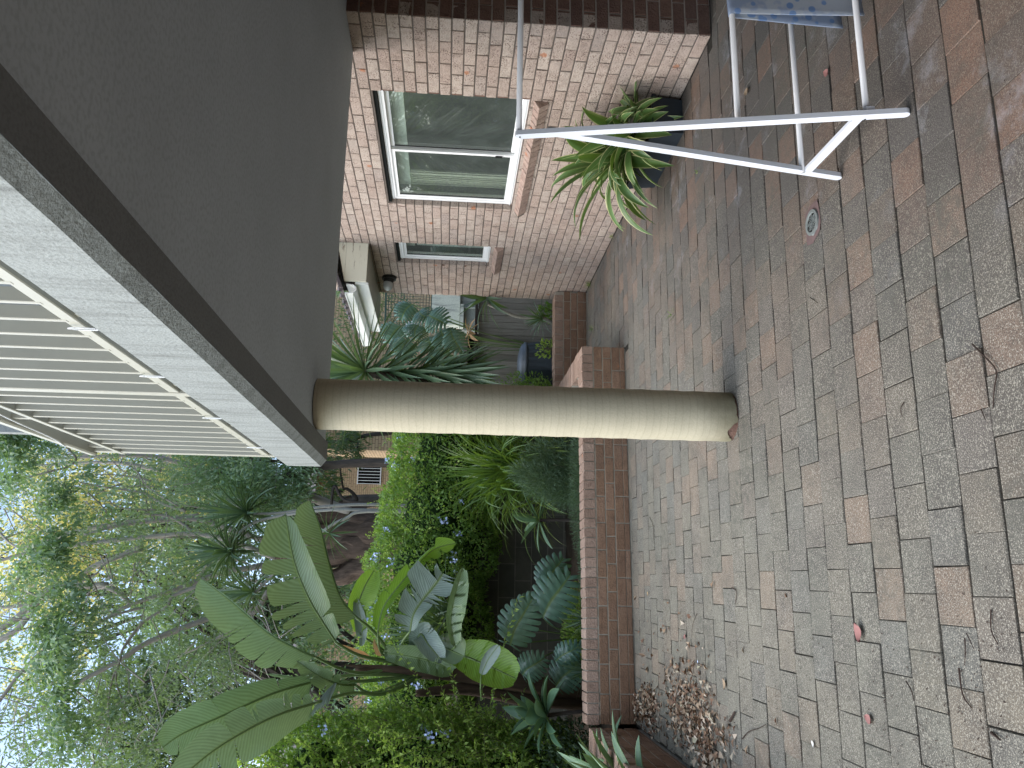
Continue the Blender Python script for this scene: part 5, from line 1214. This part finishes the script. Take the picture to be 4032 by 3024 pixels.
# specks, seeds and tiny twigs
n = 2100; xs = np.concatenate([RNG.normal(-.6, .35, 1600), RNG.uniform(-1.1, 3.4, 500)]); ys = np.concatenate([RNG.uniform(2.3, 6.9, 1600), RNG.uniform(1.6, 9, 500)])
P = np.stack([xs, ys, np.full(n, .004)], 1); P = P[(P[:, 0] > -1.14) & (P[:, 1] < 7.1)]; k = len(P)
T = runit(k)*np.array([1, 1, .05]); N = np.tile([0, 0, 1.], (k, 1)); L = RNG.uniform(.004, .018, k)
o = leafmesh('debris_specks', M['twig'], P, N, T, L, np.minimum(.005, L*.6), RNG.uniform(0, 1, k)); tag(o, 'scattered dark specks and seeds over the paving', 'debris', kind='stuff')
def gp_(xd, yd): 
    d = PX(xd, yd, 1.0)-Vector((0, 0, H)); t = -H/d.z; p = Vector((0, 0, H))+d*t; return Vector((p.x, p.y, 0))
def twig(pts, r, label, name='fallen_twig'):
    q = MB(); P = smooth_path([gp_(a, b)+Vector((0, 0, r+.003+(i % 2)*.003)) for i, (a, b) in enumerate(pts)], 4); q.tube(P, lerpn([r, r*.55], len(P)), 5, wob=.4)
    o = q.build(name, M['twig']); c = P[0].copy(); recenter(o, c); tag(o, label, 'twig', 'twigs fallen on the paving')
c2 = lambda x, y: ((2832+x*.6027)/1.8228, (1000+y*.6027)/1.8228)
c3 = lambda x, y: ((2832+x*.6173)/1.8228, (2000+y*.6173)/1.8228)
c5 = lambda x, y: ((2232+x*.6028)/1.8228, (2024+y*.6028)/1.8228)
twig([c2(1665, 590), c2(1740, 660), c2(1820, 760), c2(1815, 880), c2(1800, 1010)], .0032, 'long curved black twig on the nearest dark pavers right of the column foot')
twig([c2(1720, 1015), c2(1755, 1085)], .002, 'short straight twig next to the long curved black twig')
twig([c2(1215, 970), c2(1200, 1010), c2(1203, 1065)], .002, 'small curved twig on grey pavers below the column')
twig([c2(600, 285), c2(655, 320)], .0018, 'tiny curved twig near the airer side of the column')
twig([c3(1745, 650), c3(1752, 780), c3(1790, 870)], .0025, 'thin twig bent like a hook on the nearest row of pavers at the left')
twig([c3(1540, 1020), c3(1570, 1190), c3(1620, 1275)], .003, 'long thin twig crossing a joint in the nearest left pavers')
twig([c3(1750, 1430), c3(1815, 1480)], .005, 'thick short stick in the bottom left corner of the paving')
twig([c3(1575, 830), c3(1585, 900), c3(1575, 1005)], .002, 'straight thin twig on an orange paver at the left')
twig([c3(1200, 1105), c3(1240, 1165), c3(1250, 1230)], .0022, 'thin twig lying along a joint left of the centre pavers')
twig([c3(1585, 800), c3(1640, 900)], .0016, 'hair thin twig beside the straight one on the orange paver')
twig([c3(80, 1360), c3(115, 1300)], .008, 'thick broken stick beside the large leaf heap')
twig([c5(1085, 480), c5(1120, 510), c5(1105, 590)], .003, 'black curled twig with a knob in the middle of the left paving')
twig([c5(855, 650), c5(830, 720), c5(820, 800)], .002, 'forked thin twig by the red fallen leaf')
twig([c5(545, 20), c5(570, 80), c5(570, 175)], .002, 'thin twig close in front of the long brick wall')
twig([c5(1150, 1470), c5(1200, 1420), c5(1260, 1400), c5(1310, 1375)], .003, 'curly twig trailing off the large leaf heap')
def fallen(xy, s, label, mat='pinkleaf', rot=0.5, name='fallen_leaf'):
    c = gp_(*xy); q = MB(); vs = []; n_ = 7
    for i in range(n_):
        t = i/(n_-1); w_ = s*.36*sin(pi*t)**.7
        for k in (-1, 0, 1): vs.append(Vector((s*(t-.5), k*w_, .006+.10*s*abs(k)+.14*s*(t-.5)**2*3)))
    R_ = Matrix.Rotation(rot, 3, 'Z'); q.add([R_@v for v in vs], [(i*3+k, i*3+k+1, (i+1)*3+k+1, (i+1)*3+k) for i in range(n_-1) for k in (0, 1)], .7)
    o = q.build(name, M[mat], smooth=True); o.location = c; tag(o, label, 'leaf', 'single leaves fallen on the paving')
fallen(c3(905, 795), .075, 'pink fallen leaf on a grey paver left of centre, the larger one', rot=.3)
fallen(c3(968, 1348), .05, 'small pink fallen leaf nearer the bottom left of the paving', rot=1.2)
fallen(c5(780, 800), .045, 'dark red fallen leaf beside the forked twig', rot=2)
fallen(c5(862, 965), .02, 'tiny purple fallen petal near the leaf piles', 'flower')
fallen(c5(1040, 1110), .06, 'pale tan fallen leaf between the two leaf piles', 'l_dead', rot=.2)
fallen(c5(690, 970), .05, 'pale dry leaf just off the wall side leaf pile', 'l_dead', rot=.9)
fallen(c5(535, 520), .035, 'small orange fallen leaf near the long wall', 'l_rust')
fallen(c3(608, 1505), .03, 'small white pebble like leaf beside the large leaf heap', 'white_leaf')
fallen(z7xy := ((2500+645*.6931)/1.8228, (520*.6931)/1.8228), .06, 'brown dried leaf between the airer rods', 'l_dead', rot=1.5)
fallen(((2500+1100*.6931)/1.8228, (415*.6931)/1.8228), .05, 'dusky pink fallen leaf between the lower airer rods', rot=.8)
def tuft(xy, label, r=.05, n_=12, seed=1):
    random.seed(seed); q = MB(); c = gp_(*xy); rosette(q, c+Vector((0, 0, .002)), r, n_, .006, (10, 75), .8, yp_, .2, n=5); tag(q.build('weed_tuft', M['l_grass']), label, 'weed', 'weeds in the paving')
c4 = lambda x, y: ((2232+x*.6028)/1.8228, (1000+y*.6028)/1.8228)
tuft(c4(180, 490), 'small green weed in the paving near the short brick wall', .07, 18, 2)
tuft(c4(160, 200), 'green weed clump at the foot of the house wall corner', .09, 26, 3)
tuft(c4(700, 400), 'dull weed in the paving between column and house wall', .05, 10, 4)
tuft(z_ := ((1300+1590*.678)/1.8228, (1440*.678)/1.8228), 'thin pale grass blades against the house wall below the small window', .10, 12, 5)
tuft(((1300+1650*.678)/1.8228, (1375*.678)/1.8228), 'small dark weed cluster at the foot of the house wall', .05, 16, 6)
tuft(((1300+2150*.678)/1.8228, (1000*.678)/1.8228), 'tiny weed in a paving joint below the planter', .03, 8, 7)
